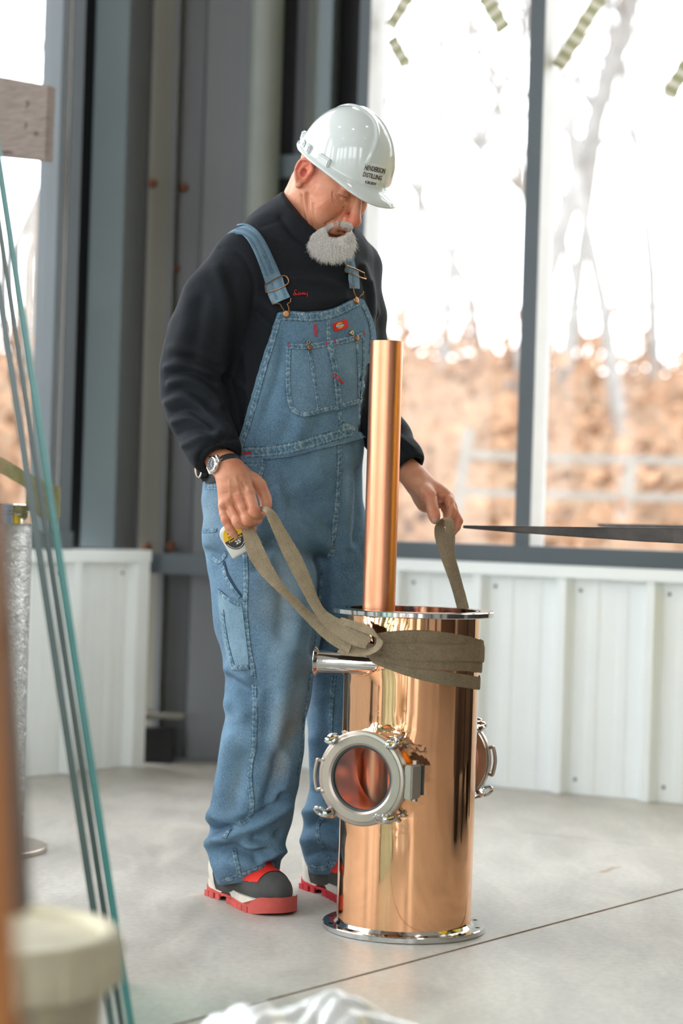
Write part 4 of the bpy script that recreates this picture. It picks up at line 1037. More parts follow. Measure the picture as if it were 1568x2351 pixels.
def lhand(f):
    Z = lambda x, y, d, r: (Pn(900 + x / 8.705, 1040 + y / 8.705, d), r / 8.705 / FPX * d)
    f.chain([Z(180, 200, 4.88, 215), Z(300, 340, 4.862, 212), Z(430, 470, 4.845, 215), Z(520, 560, 4.835, 225)], .02)
    def F_(rows, k=.006, ku=.0025, sc=.95):
        if k > .008: ku = k
        g_ = Fld(f.lo, f.lo + f.h * (f.n - 1), f.h); g_.chain([(a_, r_ * sc) for a_, r_ in (Z(*r) for r in rows)], k); m0 = [min(f.D.shape[i], g_.D.shape[i]) for i in range(3)]
        f.put(tuple(slice(0, m) for m in m0), g_.D[tuple(slice(0, m) for m in m0)], ku, '+')
    F_([(520, 560, 4.838, 215), (760, 720, 4.822, 180), (960, 800, 4.815, 130), (1090, 860, 4.81, 110)], .02)      # back edge to index knuckle
    F_([(540, 640, 4.845, 190), (720, 860, 4.845, 170), (900, 980, 4.845, 150)], .02)                              # palm
    F_([(470, 720, 4.862, 120), (560, 900, 4.868, 110), (650, 1040, 4.866, 100), (720, 1100, 4.862, 80)], .02)     # heel of the palm
    F_([(560, 640, 4.815, 175), (680, 790, 4.792, 150), (760, 860, 4.780, 122), (790, 990, 4.770, 98), (815, 1130, 4.762, 104), (845, 1260, 4.757, 100), (860, 1340, 4.755, 84)], .012)   # thumb
    F_([(1100, 860, 4.81, 115), (1140, 960, 4.795, 100), (1180, 1130, 4.785, 96), (1170, 1230, 4.782, 88), (1110, 1330, 4.780, 78), (1010, 1400, 4.778, 66), (950, 1425, 4.776, 56)])     # index
    F_([(1130, 870, 4.835, 112), (1200, 1060, 4.825, 100), (1290, 1290, 4.815, 96), (1330, 1360, 4.812, 86), (1290, 1480, 4.808, 80), (1230, 1600, 4.806, 60)])     # middle
    F_([(1080, 900, 4.855, 110), (1150, 1080, 4.855, 98), (1230, 1300, 4.845, 92), (1220, 1420, 4.84, 82), (1150, 1560, 4.835, 72), (1100, 1690, 4.83, 52)])     # ring
    F_([(1000, 920, 4.872, 100), (1060, 1090, 4.875, 86), (1110, 1260, 4.868, 80), (1080, 1370, 4.862, 70), (1010, 1440, 4.858, 56)])
r0, r1 = Pn(480, 1030, 4.66), Pn(625, 1250, 4.55)
rhp, rhq = hand((-.345, 4.52, .83), (-.135, 4.72, 1.075), .0013, rhand)
lhp, lhq = hand((.115, 4.70, .83), (.310, 4.94, 1.045), .0014, lhand)
def knuck(p, q, lst): return folds(p, q, lst, 0)
c1 = lambda *pts: [(470 + x / 8.705, 1040 + y / 8.705) for x, y in pts]; c2 = lambda *pts: [(900 + x / 8.705, 1040 + y / 8.705) for x, y in pts]
rhp = knuck(rhp, rhq, [(-.0022, 2.6, c1((800, 930), (830, 1010), (860, 1120))), (-.0022, 2.6, c1((590, 1060), (640, 1120), (690, 1220))), (-.002, 2.4, c1((440, 1120), (490, 1190), (530, 1270))), (-.0016, 3, c1((760, 600), (800, 720))), (.0013, 4, c1((620, 480), (690, 820))), (.0013, 4, c1((500, 560), (500, 880))), (.0013, 4, c1((740, 470), (880, 720))),
   (-.0009, 1.3, c1((940, 1110), (1010, 1120))), (-.0009, 1.3, c1((930, 1140), (1030, 1160))), (-.0009, 1.3, c1((800, 1310), (880, 1300))), (-.0009, 1.3, c1((610, 1340), (700, 1340))), (-.0009, 1.2, c1((370, 1300), (460, 1290))), (-.0009, 1.3, c1((1170, 930), (1270, 920))), (-.0008, 1.2, c1((1180, 960), (1280, 950))),
   (-.0008, 2, c1((380, 800), (470, 790))), (-.0008, 2, c1((560, 870), (760, 860))), (.0010, 5, c1((420, 640), (600, 660)))])
lhp = knuck(lhp, lhq, [(-.0010, 1.3, c2((560, 780), (540, 880), (580, 980))), (-.0010, 1.3, c2((600, 800), (575, 900), (610, 980))), (-.0008, 1.2, c2((640, 820), (615, 910), (650, 960))), (-.0009, 1.3, c2((730, 1170), (820, 1180), (900, 1150))), (-.0009, 1.3, c2((740, 1200), (830, 1210), (910, 1190))), (-.0015, 2.4, c2((890, 860), (960, 800))), (-.0014, 2.4, c2((1010, 1010), (1110, 920))), (-.0014, 2.2, c2((1090, 1100), (1190, 1000)))])
# hidden limbs joining head and hands (under the clothes)
fb = Fld((-.45, 4.55, -.0), (.30, 5.2, 1.60), .010)
fb.ell(Pn(688, 700, 4.89), (.15, .09, .24), BM, .05); fb.ell(Pn(655, 1080, 4.92), (.14, .11, .18), BM, .05); fb.cone(Pn(690, 600, 4.88), Pn(700, 510, 4.86), .06, .05, .03)
fb.chain(ch([(600, 600, 4.80, 45), (540, 615, 4.745, 45), (450, 880, 4.745, 42), (490, 1050, 4.665, 30)]), .03); fb.chain(ch([(740, 610, 4.94, 45), (806, 630, 5.0, 42), (838, 900, 5.03, 38), (915, 1040, 4.885, 28)]), .03)
fb.chain(ch([(600, 1230, 4.87, 80), (612, 1600, 4.82, 58), (568, 1980, 4.845, 36)]), .03); fb.chain(ch([(735, 1230, 4.97, 80), (793, 1600, 5.0, 56), (782, 1980, 5.0, 34)]), .03)
b_p, b_q = fb.mesh(1)
def m_skin():
    t = NT('skin'); v = t.coord('Position'); a = t.noise(v, 16, 5, .6, .3); b = t.noise(v, 55, 5, .65); c = t.noise(v, 420, 3)
    col = t.ramp(a, [(.3, (184, 116, 86)), (.5, (200, 136, 104)), (.7, (212, 152, 122))])
    col = t.mix(t.ramp(b, [(.58, (0, 0, 0)), (.76, (130, 130, 130))]), col, lin((176, 96, 72)))
    red = t.attr('red').outputs['Fac']; col = t.mix(red, col, lin((206, 92, 76)))
    dk = t.attr('dark').outputs['Fac']; col = t.mix(dk, col, lin((110, 62, 50)))
    pale = t.attr('pale').outputs['Fac']; col = t.mix(pale, col, lin((196, 176, 160)))
    t.l(col, t.b.inputs['Base Color']); t.set(Roughness=.48, Specular_IOR_Level=.45, Subsurface_Weight=.12, Subsurface_Scale=.006)
    t.b.inputs['Subsurface Radius'].default_value = (1, .35, .2)
    t.l(t.bump(c, .22, .0008, t.bump(b, .15, .001)), t.b.inputs['Normal']); return t.m
M_skin = m_skin()
allp = np.vstack([hw, rhp, lhp, b_p]); o1 = len(hw); o2 = o1 + len(rhp); o3 = o2 + len(lhp)
allq = np.vstack([h_q, rhq + o1, lhq + o2, b_q + o3])
PB = Pn(640, 2050, 4.93); PB[2] = 0
man = fastmesh('person', allp, allq, M_skin)
tag(man, 'bearded person in denim overalls and white hard hat holding sling ends in both hands', 'person')
red = np.zeros(len(allp)); dark = np.zeros(len(allp)); pale = np.zeros(len(allp)); L = (allp[:o1] - HEADC) @ HM.T
def blob(c, r): return np.exp(-(np.linalg.norm(L - np.array(c), axis=1) / r) ** 2)
red[:o1] = np.clip(blob((0, .122, -.034), .020) * .75 + blob((.014, .106, -.038), .014) * .4 + blob((.045, .06, -.03), .035) * .30 + blob((-.045, .06, -.03), .035) * .30 + blob((.088, -.012, .0), .034) * .75 + blob((-.088, -.012, .0), .034) * .6 + blob((0, .1, -.083), .012) * .5, 0, 1)
def capl(a, b, r):
    a = np.array(a); b = np.array(b); ba = b - a; t = np.clip(((L - a) @ ba) / (ba @ ba), 0, 1); return np.exp(-(np.linalg.norm(L - a - t[:, None] * ba, axis=1) / r) ** 2)
mpx, mpy = proj(allp)
lash_crease = lambda ln, w: np.exp(-(seg_dist(mpx[:o1], mpy[:o1], ln) / w) ** 2) * (L[:, 1] > .05)
dark[:o1] = np.clip(lash_crease([(776, 446), (783, 448.5), (790, 452), (797, 454)], 1.7) * .95 + lash_crease([(772, 456), (780, 462), (790, 463)], 1.5) * .25 + blob((0, .100, -.0775), .010) * .8 + blob((.014, .097, -.0775), .007) * .7 + blob((-.014, .097, -.0775), .007) * .7 + blob((.012, .108, -.050), .008) * .4 + blob((.090, -.008, -.006), .008) * .5, 0, 1)  # lash line, plus painted shade in eye crease, mouth, nostril and ear hollow
mpx, mpy = proj(allp)
for mx_, my_, mr in ((725, 480, 1.5), (725, 430, 1.0)): dark += np.exp(-(((mpx - mx_) ** 2 + (mpy - my_) ** 2) / mr ** 2)) * .6
# knuckles and fingertips redder; nails pale
for x, y, r, a in ((573, 1132, 9, .25), (545, 1143, 9, .3), (524, 1150, 8, .2), (583, 1172, 8, .3), (569, 1196, 7, .3), (547, 1200, 7, .25), (518, 1194, 6, .3), (540, 1228, 7, .3), (600, 1180, 8, .2), (990, 1135, 9, .2), (996, 1178, 8, .25), (1055, 1195, 9, .25), (1012, 1202, 6, .3)):
    red[o1:o3] += a * np.exp(-((mpx[o1:o3] - x) ** 2 + (mpy[o1:o3] - y) ** 2) / r ** 2)
nail = lambda x, y, rx, ry, an: np.exp(-((((mpx[o1:o3] - x) * cos(an) + (mpy[o1:o3] - y) * sin(an)) / rx) ** 4 + ((-(mpx[o1:o3] - x) * sin(an) + (mpy[o1:o3] - y) * cos(an)) / ry) ** 4))
pale[o1:o3] += .6 * nail(998, 1196, 6.5, 6, .2) + .5 * nail(541, 1229, 3.5, 5, -.7) + .4 * nail(1025, 1236, 3, 5, 0)
vcol(man, 'red', np.clip(red, 0, 1)); vcol(man, 'dark', np.clip(dark, 0, 1)); vcol(man, 'pale', np.clip(pale, 0, 1))
shirt = fastmesh('shirt', sp_, sq_, M_shirt, man); shirt['label'] = 'black long-sleeved mock-neck shirt'
# ---------------------------------------------------------------- denim
def m_denim(name, dark, mid, light, amt=1.0):
    t = NT(name); v = t.coord('Position'); a = t.noise(v, 7, 6, .62, .4); tw = t.noise(t.coord('Position', (1, 1, .25), (0, radians(20), 0)), 880, 3, .7); c = t.noise(v, 26, 5, .65)
    col = t.ramp(a, [(.28, dark), (.5, mid), (.74, light)])
    w = t.attr('wear').outputs['Fac']; col = t.mix(w, col, lin((168, 186, 192)))
    dt = t.attr('dirt').outputs['Fac']; col = t.mix(dt, col, lin((138, 122, 104)))
    col = t.mix(.22, col, t.ramp(c, [(.35, dark), (.65, light)]))
    col = t.mix(.24 * amt, col, t.ramp(tw, [(.34, tuple(x * .45 for x in dark)), (.66, (196, 212, 220))]))
    t.l(col, t.b.inputs['Base Color']); t.set(Roughness=.9, Specular_IOR_Level=.15)
    t.l(t.bump(tw, .35, .0008, t.bump(c, .12, .002)), t.b.inputs['Normal']); return t.m
M_den = m_denim('washed_denim', (46, 80, 110), (72, 112, 142), (110, 148, 174))
M_denl = m_denim('faded_denim', (70, 106, 132), (104, 140, 162), (150, 178, 190))
def m_seam():
    t = NT('stitched_denim_seam'); uv = t.n('ShaderNodeUVMap').outputs[0]; sp = t.n('ShaderNodeSeparateXYZ'); t.l(uv, sp.inputs[0])
    v = t.coord('Position'); n1 = t.noise(v, 70, 4, .6); u = sp.outputs[0]
    pk = t.math('SINE', t.math('ADD', t.math('MULTIPLY', u, 2 * pi / .013), t.math('MULTIPLY', n1, 22)))
    col = t.ramp(t.math('ADD', t.math('MULTIPLY', pk, .16), n1), [(.15, (56, 90, 116)), (.5, (94, 126, 148)), (.88, (158, 178, 186))])
    e = t.math('ABSOLUTE', t.math('SUBTRACT', sp.outputs[1], .5)); ln = t.math('LESS_THAN', t.math('ABSOLUTE', t.math('SUBTRACT', e, .30)), .07)
    ds = t.math('GREATER_THAN', t.math('SINE', t.math('MULTIPLY', u, 2 * pi / .0042)), -.2)
    col = t.mix(t.math('MULTIPLY', t.math('MULTIPLY', ln, ds), .5), col, lin((176, 184, 184)))
    edge = t.math('GREATER_THAN', e, .44); col = t.mix(t.math('MULTIPLY', edge, .4), col, lin((36, 58, 78)))
    t.l(col, t.b.inputs['Base Color']); t.set(Roughness=.9, Specular_IOR_Level=.15)
    t.l(t.bump(pk, .5, .0015, t.bump(t.noise(v, 500, 2), .3, .0006)), t.b.inputs['Normal']); return t.m
M_seam = m_seam()
M_thr = pbr('pale_thread', (186, 194, 194), .8, var=.2, vscale=200); M_red = pbr('red_thread', (196, 34, 36), .7, var=.2, vscale=200)
M_brass = m_steel('aged_brass', .38, (150, 112, 80), .06); M_silvr = m_steel('snap_metal', .3, (196, 186, 160), .06)
M_blk = pbr('black_webbing', (22, 23, 25), .6, var=.2)
# ---- trousers
fp = Fld((-.45, 4.55, -.02), (.20, 5.26, 1.16), .0045); hips(fp)
aw, bw = Pn(470, 1098, 4.9), Pn(838, 990, 4.9); upn = np.cross(np.array([0, 1, 0.]), bw - aw); upn = upn if upn[2] > 0 else -upn
fp.plane(aw, upn)
# hems
def hem(c, n_, inner):
    w = fp.win(c - np.array([.16, .16, .12]), c + np.array([.16, .16, .06])); sl, X, Y, Z = w; n_ = n_ / np.linalg.norm(n_)
    d = (X - c[0]) * n_[0] + (Y - c[1]) * n_[1] + (Z - c[2]) * n_[2]
    rr = np.sqrt((X - c[0]) ** 2 + (Y - c[1]) ** 2); fp.D[sl] = np.where(rr < .125, np.maximum(fp.D[sl], d), fp.D[sl]).astype(np.float32)
    fp.cone(c - n_ * .05, c + n_ * .06, inner * .9, inner * 1.02, .004, '-')
hr = Pn(572, 2016, 4.84); hl = Pn(782, 1997, 5.0)
hem(hr, np.array([.26, -.06, -1.0]), .052)
hem(hl, np.array([.13, -.04, -1.0]), .052)
pp_, pq_ = fp.mesh(1)
PF = [  # creases: right leg bunching above the hem
 (.020, 13, [(486, 1880), (500, 1868), (520, 1880), (545, 1890)]), (-.016, 11, [(500, 1905), (530, 1895), (580, 1880), (630, 1855), (650, 1830)]), (.016, 14, [(520, 1920), (560, 1905), (610, 1880), (655, 1850)]),
 (-.018, 10, [(505, 1948), (530, 1942), (575, 1962), (610, 1958)]), (.018, 13, [(472, 1945), (500, 1928), (530, 1925)]), (.016, 12, [(600, 1975), (640, 1952), (662, 1962)]), (-.015, 9, [(590, 1975), (620, 1985), (645, 1985)]), (-.014, 9, [(585, 1925), (620, 1930), (640, 1918)]), (.012, 12, [(560, 1945), (600, 1938), (630, 1928)]),
 (.010, 16, [(520, 1980), (560, 1985), (600, 1990)]), (.010, 12, [(480, 1960), (495, 1985), (515, 2010)]),
 (.010, 20, [(532, 1700), (515, 1770), (500, 1840)]), (-.008, 16, [(560, 1740), (545, 1800), (535, 1850)]), (-.009, 14, [(640, 1740), (630, 1790), (610, 1840)]), (.008, 16, [(665, 1750), (655, 1800), (640, 1840)]),
 (-.010, 12, [(528, 1556), (550, 1575), (575, 1590)]), (.008, 14, [(530, 1535), (550, 1550), (570, 1560)]), (.008, 18, [(520, 1620), (540, 1610), (560, 1640)]),
 (.009, 26, [(660, 1500), (650, 1600), (640, 1690)]), (-.008, 20, [(690, 1560), (680, 1640), (660, 1700)]), (-.006, 18, [(620, 1600), (615, 1680), (600, 1740)]),
 # hips and seat: pulls running from the crotch
 (-.008, 14, [(740, 1290), (700, 1260), (660, 1250), (620, 1240)]), (.008, 16, [(745, 1250), (700, 1215), (650, 1195)]), (-.007, 12, [(765, 1210), (720, 1170), (670, 1150)]), (.006, 14, [(650, 1160), (640, 1110), (630, 1080)]),
 (-.012, 12, [(745, 1290), (742, 1350), (735, 1420), (726, 1500)]), (.007, 18, [(690, 1320), (690, 1400), (680, 1480)]), (-.006, 16, [(640, 1300), (650, 1380), (645, 1450)]), (-.006, 12, [(640, 1230), (610, 1260), (590, 1300)]), (.006, 14, [(600, 1200), (615, 1180), (625, 1140)]),
 (.006, 14, [(800, 1060), (805, 1150), (800, 1250)]), (-.007, 10, [(820, 1080), (818, 1160), (815, 1240)]),
 (.009, 16, [(470, 1150), (475, 1200), (482, 1250)]), (-.006, 10, [(485, 1262), (500, 1275), (515, 1280)]),
 # left leg
 (-.014, 12, [(725, 1818), (750, 1840), (775, 1850)]), (.014, 15, [(700, 1865), (730, 1862), (770, 1870)]), (-.012, 11, [(705, 1900), (735, 1890), (770, 1905)]), (.012, 14, [(702, 1930), (735, 1925), (770, 1935)]), (-.010, 10, [(708, 1965), (740, 1955), (772, 1965)]), (.008, 16, [(720, 1700), (728, 1760), (735, 1800)]), (-.006, 14, [(745, 1620), (750, 1700), (755, 1770)]),
]
PF = [(a_ * (1.45 if min(q_[1] for q_ in l_) < 1840 else 1.1), w_, l_) for a_, w_, l_ in PF]
pp_ = folds(pp_, pq_, PF, 2)
Np = vnorm(pp_, pq_); pp_ = pp_ + Np * (wav(pp_, 20, .4) * .0030 + wav(pp_, 48, 1.7) * .0010)[:, None]
over = fastmesh('overalls', pp_, pq_, M_den, man); over['label'] = 'washed blue denim bib overalls'
ox, oy = proj(pp_)
def gb(lst): return np.clip(sum(a * np.exp(-(((ox - x) * cos(an) + (oy - y) * sin(an)) / rx) ** 2 - ((-(ox - x) * sin(an) + (oy - y) * cos(an)) / ry) ** 2) for x, y, rx, ry, an, a in lst), 0, 1)
vcol(over, 'wear', gb([(655, 1430, 40, 130, .1, .40), (690, 1560, 22, 60, .2, .5), (662, 1640, 30, 60, .3, .75), (480, 1180, 22, 60, 0, .35), (530, 1450, 20, 70, -.1, .35), (640, 1350, 40, 80, 0, .25), (540, 1800, 14, 60, .2, .3), (800, 1130, 10, 70, 0, .3)]))
vcol(over, 'dirt', gb([(668, 1668, 22, 52, .45, .95), (642, 1755, 26, 42, .4, .6), (650, 1330, 60, 60, 0, .22), (700, 1540, 20, 60, .1, .35), (610, 1400, 60, 30, 0, .15), (665, 1900, 30, 30, 0, .2)]))
# ---- projecting seams and pockets onto a surface
def tree_of(*ms):
    V = []; Q = []; o = 0
    for p, q in ms: V += [tuple(x) for x in p]; Q += [tuple(int(i) + o for i in f) for f in q]; o += len(p)
    return BVHTree.FromPolygons(V, Q)
CAMV = Vector((0, 0, CAMH))
def hit(bv, px, py, guess=4.72):
    d = (P(px, py, 1.0) - CAMV).normalized(); h = bv.ray_cast(CAMV, d)
    if h[0] is None:
        h = bv.find_nearest(P(px, py, guess))
    n = h[1]
    if n.dot(d) > 0: n = -n
    return h[0], n
def inside(poly, x, y):
    r = False; j = len(poly) - 1
    for i in range(len(poly)):
        a, b = poly[i], poly[j]
        if (a[1] > y) != (b[1] > y) and x < (b[0] - a[0]) * (y - a[1]) / (b[1] - a[1]) + a[0]: r = not r
        j = i
    return r
def patch(name, poly, bv, off, th, mat, parent, step=9, guess=4.72, smooth_n=2, wear=0.0, puff=0.0):
    P2 = [];
    for i in range(len(poly)):
        a, b = poly[i], poly[(i + 1) % len(poly)]; L_ = math.hypot(b[0] - a[0], b[1] - a[1]); n = max(1, int(L_ / step))
        P2 += [(a[0] + (b[0] - a[0]) * k / n, a[1] + (b[1] - a[1]) * k / n) for k in range(n)]
    nb_ = len(P2); Bd = P2[:] + [P2[0]]; xs = [p[0] for p in P2]; ys = [p[1] for p in P2]; y = min(ys) + step * .5; row = 0
    while y < max(ys):
        x = min(xs) + (step * .5 if row % 2 else 0)
        while x < max(xs):
            if inside(poly, x, y) and seg_dist(np.array([x]), np.array([y]), Bd)[0] > step * .55: P2.append((x, y))
            x += step
        y += step * .87; row += 1
    vs, es, fs_, *_ = delaunay_2d_cdt([Vector(p) for p in P2], [(i, (i + 1) % nb_) for i in range(nb_)], [], 1, 1e-4)
    hs = [hit(bv, v.x, v.y, guess) for v in vs]; Nn_ = [h[1] for h in hs]; adj = [set() for _ in vs]
    for f_ in fs_:
        for i in range(3): adj[f_[i]].add(f_[(i + 1) % 3]); adj[f_[(i + 1) % 3]].add(f_[i])
    for _ in range(smooth_n): Nn_ = [(Nn_[i] + sum((Nn_[j] for j in adj[i]), Vector())).normalized() for i in range(len(vs))]
    H_ = [h[0] for h in hs]
    for _ in range(smooth_n):
        H_ = [H_[i] if not adj[i] else H_[i] * .5 + sum((H_[j] for j in adj[i]), Vector()) / len(adj[i]) * .5 if i >= nb_ else H_[i] for i in range(len(vs))]
    n = len(vs); pf = [0] * n
    top = [H_[i] + Nn_[i] * (off + puff * min(1, seg_dist(np.array([vs[i].x]), np.array([vs[i].y]), P2[:nb_] + [P2[0]])[0] / 25)) for i in range(n)]; bot = [H_[i] + Nn_[i] * (off - th) for i in range(n)]
    F2 = []
    for f_ in fs_:
        a, b, c = f_
        F2.append((a, b, c) if (top[b] - top[a]).cross(top[c] - top[a]).dot(Nn_[a]) > 0 else (a, c, b))
    Fb = [(c + n, b + n, a + n) for a, b, c in F2]; ec = {}
    for f_ in F2:
        for i in range(3): ec[(f_[i], f_[(i + 1) % 3])] = 1
    sd = [(b, a, a + n, b + n) for (a, b) in ec if (b, a) not in ec]
    o = mk(name, top + bot, F2 + Fb + sd, mat, parent, True, sharp=50)
    if wear: vcol(o, 'wear', [wear] * (2 * n))
    return o, (top, F2)
def tri_tree(*parts):
    V = []; Q = []; o = 0
    for v, f_ in parts: V += [tuple(x) for x in v]; Q += [tuple(int(i) + o for i in g_) for g_ in f_]; o += len(v)
    return BVHTree.FromPolygons(V, Q)
def seam(name, line, bv, wpx, mat, parent, off=.0012, th=.002, smooth=True, guess=4.72, n=5, back=()):
    ln = crv(line, n) if smooth else line; hs = [hit(bv, x, y, guess) for x, y in ln] ; hs = [bv.find_nearest(Vector(q))[:2] for q in reversed(back)] + hs
    pts = [h[0] for h in hs]; N_ = [h[1] for h in hs]
    for _ in range(2):
        N_ = [(N_[max(i - 1, 0)] + N_[i] * 2 + N_[min(i + 1, len(N_) - 1)]).normalized() for i in range(len(N_))]
        pts = [pts[i] if i in (0, len(pts) - 1) else pts[i - 1] * .25 + pts[i] * .5 + pts[i + 1] * .25 for i in range(len(pts))]
    V = []; UV = []; Fc = []; u = 0; K = 5
    for i, p in enumerate(pts):
        t_ = (pts[min(i + 1, len(pts) - 1)] - pts[max(i - 1, 0)]).normalized(); l_ = t_.cross(N_[i]).normalized() * (wpx / 2 / FPX * p.y)
        if i: u += (p - pts[i - 1]).length
        for k in range(K):
            w = -1 + 2 * k / (K - 1); V.append(p + l_ * w + N_[i] * (off + th * (1 - w ** 4 * .9) * .6)); UV.append((u, k / (K - 1)))
        for k in (K - 1, 0):
            w = -1 + 2 * k / (K - 1); V.append(p + l_ * w + N_[i] * (off - th)); UV.append((u, k / (K - 1)))
    M = K + 2
    for i in range(len(pts) - 1):
        for k in range(M): Fc.append((i * M + k, i * M + (k + 1) % M, i * M + M + (k + 1) % M, i * M + M + k))
    Fc += [tuple(range(M))[::-1], tuple((len(pts) - 1) * M + q for q in range(M))]
    return mk(name, V, Fc, mat, parent, True, uv=UV, sharp=60)
BV_T = tree_of((bp, bq)); BV_P = tree_of((pp_, pq_)); BV_S = tree_of((sp_, sq_)); BV_TP = tree_of((bp, bq), (pp_, pq_))
# ---- bib
BF = [(-.009, 11, [(648, 770), (640, 850), (618, 930), (600, 1000)]), (.008, 12, [(626, 800), (606, 880), (580, 960)]), (-.006, 9, [(668, 960), (650, 1000), (640, 1030)]), (.006, 10, [(700, 965), (690, 1000), (676, 1030)]), (-.005, 9, [(745, 955), (730, 985), (715, 1015)]), (.004, 10, [(800, 700), (812, 730), (820, 760)]), (-.005, 9, [(790, 720), (806, 740), (812, 765)]), (-.004, 10, [(690, 820), (684, 860), (690, 910)]), (.004, 12, [(745, 820), (750, 870), (748, 920)]), (-.004, 10, [(660, 760), (640, 840), (612, 940), (590, 1010)]), (.004, 12, [(640, 760), (622, 840), (590, 940)]), (.004, 14, [(690, 960), (680, 1000), (670, 1040)]), (-.004, 12, [(720, 960), (705, 1000), (700, 1030)]), (.003, 10, [(640, 900), (628, 960), (620, 1020)])]
bp = folds(bp, bq, BF, 1); BV_TP = tree_of((bp, bq), (pp_, pq_))
bib, bm_ = patch('bib', bibpoly, BV_TP, .0085, .008, M_den, over, 9)
bib['label'] = 'denim bib with chest pocket'
BV_B = tri_tree(bm_, (pp_, pq_))
pkpoly = [(657, 787), (684, 789), (712, 789), (745, 783), (768, 779), (800, 773), (818, 768), (836, 759), (839, 780), (838, 820), (836, 870), (833, 905), (826, 927), (786, 938), (732, 951), (712, 957), (697, 959), (682, 956), (669, 946), (661, 933), (656, 890), (655, 850), (656, 810)]
pk, pm_ = patch('pocket', pkpoly, BV_B, .004, .0045, M_den, bib, 9, wear=.10, puff=.002)
BV_K = tri_tree(bm_, (pp_, pq_), pm_)
# seams: bib (children of the bib) and trousers (children of the overalls)
top_in = [(640, 733), (665, 736), (708, 738), (751, 734), (778, 725), (806, 708), (822, 700)]
for ln, w, bv, par_ in (
    ([(642, 727), (665, 725), (702, 728), (742, 725), (774, 716), (802, 702), (822, 693)], 22, BV_B, bib),
    ([(641, 728), (632, 758), (622, 795), (611, 832), (599, 874), (585, 924), (571, 972), (557, 1014), (549, 1042)], 13, BV_B, bib),
    ([(832, 700), (841, 720), (849, 745), (852, 775), (848, 812)], 12, BV_B, bib),
    ([(753, 722), (753, 750), (754, 780)], 12, BV_B, bib), ([(779, 946), (781, 968), (782, 992), (783, 1012)], 12, BV_B, bib),
    ([(660, 794), (690, 796), (716, 795), (745, 790), (770, 786), (815, 776), (834, 767)], 14, BV_K, bib),
    ([(663, 800), (661, 850), (661, 890), (667, 930), (678, 944), (697, 951), (714, 949), (735, 943), (786, 930), (822, 921)], 12, BV_K, bib),
    ([(709, 803), (716, 840), (724, 890), (729, 925), (731, 948)], 9, BV_K, bib), ([(756, 786), (762, 815), (768, 845), (774, 890), (778, 940)], 20, BV_K, bib),
    ([(818, 782), (821, 822), (823, 870), (823, 922)], 8, BV_K, bib), ([(834, 770), (834, 820), (831, 870), (828, 915)], 9, BV_K, bib),
    ([(550, 1038), (600, 1037), (660, 1030), (710, 1017), (760, 1002), (800, 991), (826, 984)], 26, BV_B, bib),
    ):
    seam('seam', ln, bv, w, M_seam, par_)
for ln, w, bv, par_ in (
    ([(778, 1018), (779, 1060), (777, 1110), (772, 1170), (766, 1230), (760, 1275)], 16, BV_P, over), ([(752, 1282), (757, 1265), (764, 1250)], 6, BV_P, over),
    ([(562, 1272), (565, 1324), (563, 1372), (563, 1410), (568, 1460), (573, 1500), (581, 1541), (585, 1609), (584, 1663), (583, 1712), (577, 1745), (573, 1786), (578, 1840), (575, 1868)], 13, BV_P, over),
    ([(576, 1866), (566, 1884), (551, 1890), (529, 1903), (514, 1925)], 13, BV_P, over), ([(536, 1952), (541, 1972), (546, 1992), (548, 2008)], 12, BV_P, over),
    ([(607, 1056), (604, 1072), (599, 1088), (594, 1106)], 10, BV_P, over), ([(556, 1064), (580, 1064), (604, 1060)], 14, BV_P, over),
    ([(464, 1116), (480, 1118), (500, 1118)], 13, BV_P, over), ([(467, 1219), (482, 1219), (498, 1217)], 10, BV_P, over),
    ([(738, 1310), (734, 1380), (726, 1460), (716, 1540), (704, 1610), (694, 1700), (684, 1780)], 7, BV_P, over),
    ([(767, 1550), (762, 1600), (760, 1650), (761, 1700), (762, 1760), (757, 1810), (748, 1840)], 14, BV_P, over), ([(752, 1868), (736, 1880), (729, 1905), (733, 1932), (745, 1955)], 12, BV_P, over), ([(752, 1962), (756, 1985)], 12, BV_P, over),
    ([(512, 2021), (535, 2015), (560, 2006), (590, 1996), (615, 1987), (632, 1982)], 14, BV_P, over), ([(713, 1990), (735, 1994), (755, 1988), (772, 1981)], 14, BV_P, over),
    ([(488, 1280), (497, 1288), (505, 1290), (515, 1278), (519, 1266)], 10, BV_P, over)):
    seam('seam', ln, bv, w, M_seam, par_)
# carpenter pocket on the thigh with a dark patch for the shade in its mouth
M_pocket_shade = pbr('pocket_shade', (34, 56, 78), .95, var=.2, vscale=60)  # dark colour stands for shade inside the pocket mouth
op, _m = patch('pocket_mouth_shade', [(513, 1286), (518, 1290), (524, 1316), (540, 1344), (556, 1366), (557, 1372), (548, 1368), (532, 1350), (519, 1326), (512, 1302)], BV_P, .0015, .002, M_pocket_shade, over, 8, smooth_n=1)
lp, lm_ = patch('pocket', [(503, 1352), (514, 1362), (528, 1371), (556, 1386), (560, 1410), (566, 1460), (571, 1500), (573, 1537), (552, 1539), (533, 1538), (524, 1505), (514, 1462), (506, 1410)], BV_P, .0045, .005, M_denl, over, 9)
BV_L = tri_tree((pp_, pq_), lm_)
for ln in ([(506, 1360), (526, 1378), (556, 1392)], [(536, 1531), (552, 1532), (570, 1530)], [(511, 1400), (520, 1465), (535, 1528)]): seam('seam', ln, BV_L, 9, M_seam, lp)
seam('seam', [(512, 1300), (520, 1326), (533, 1350), (550, 1372)], BV_P, 9, M_seam, over)
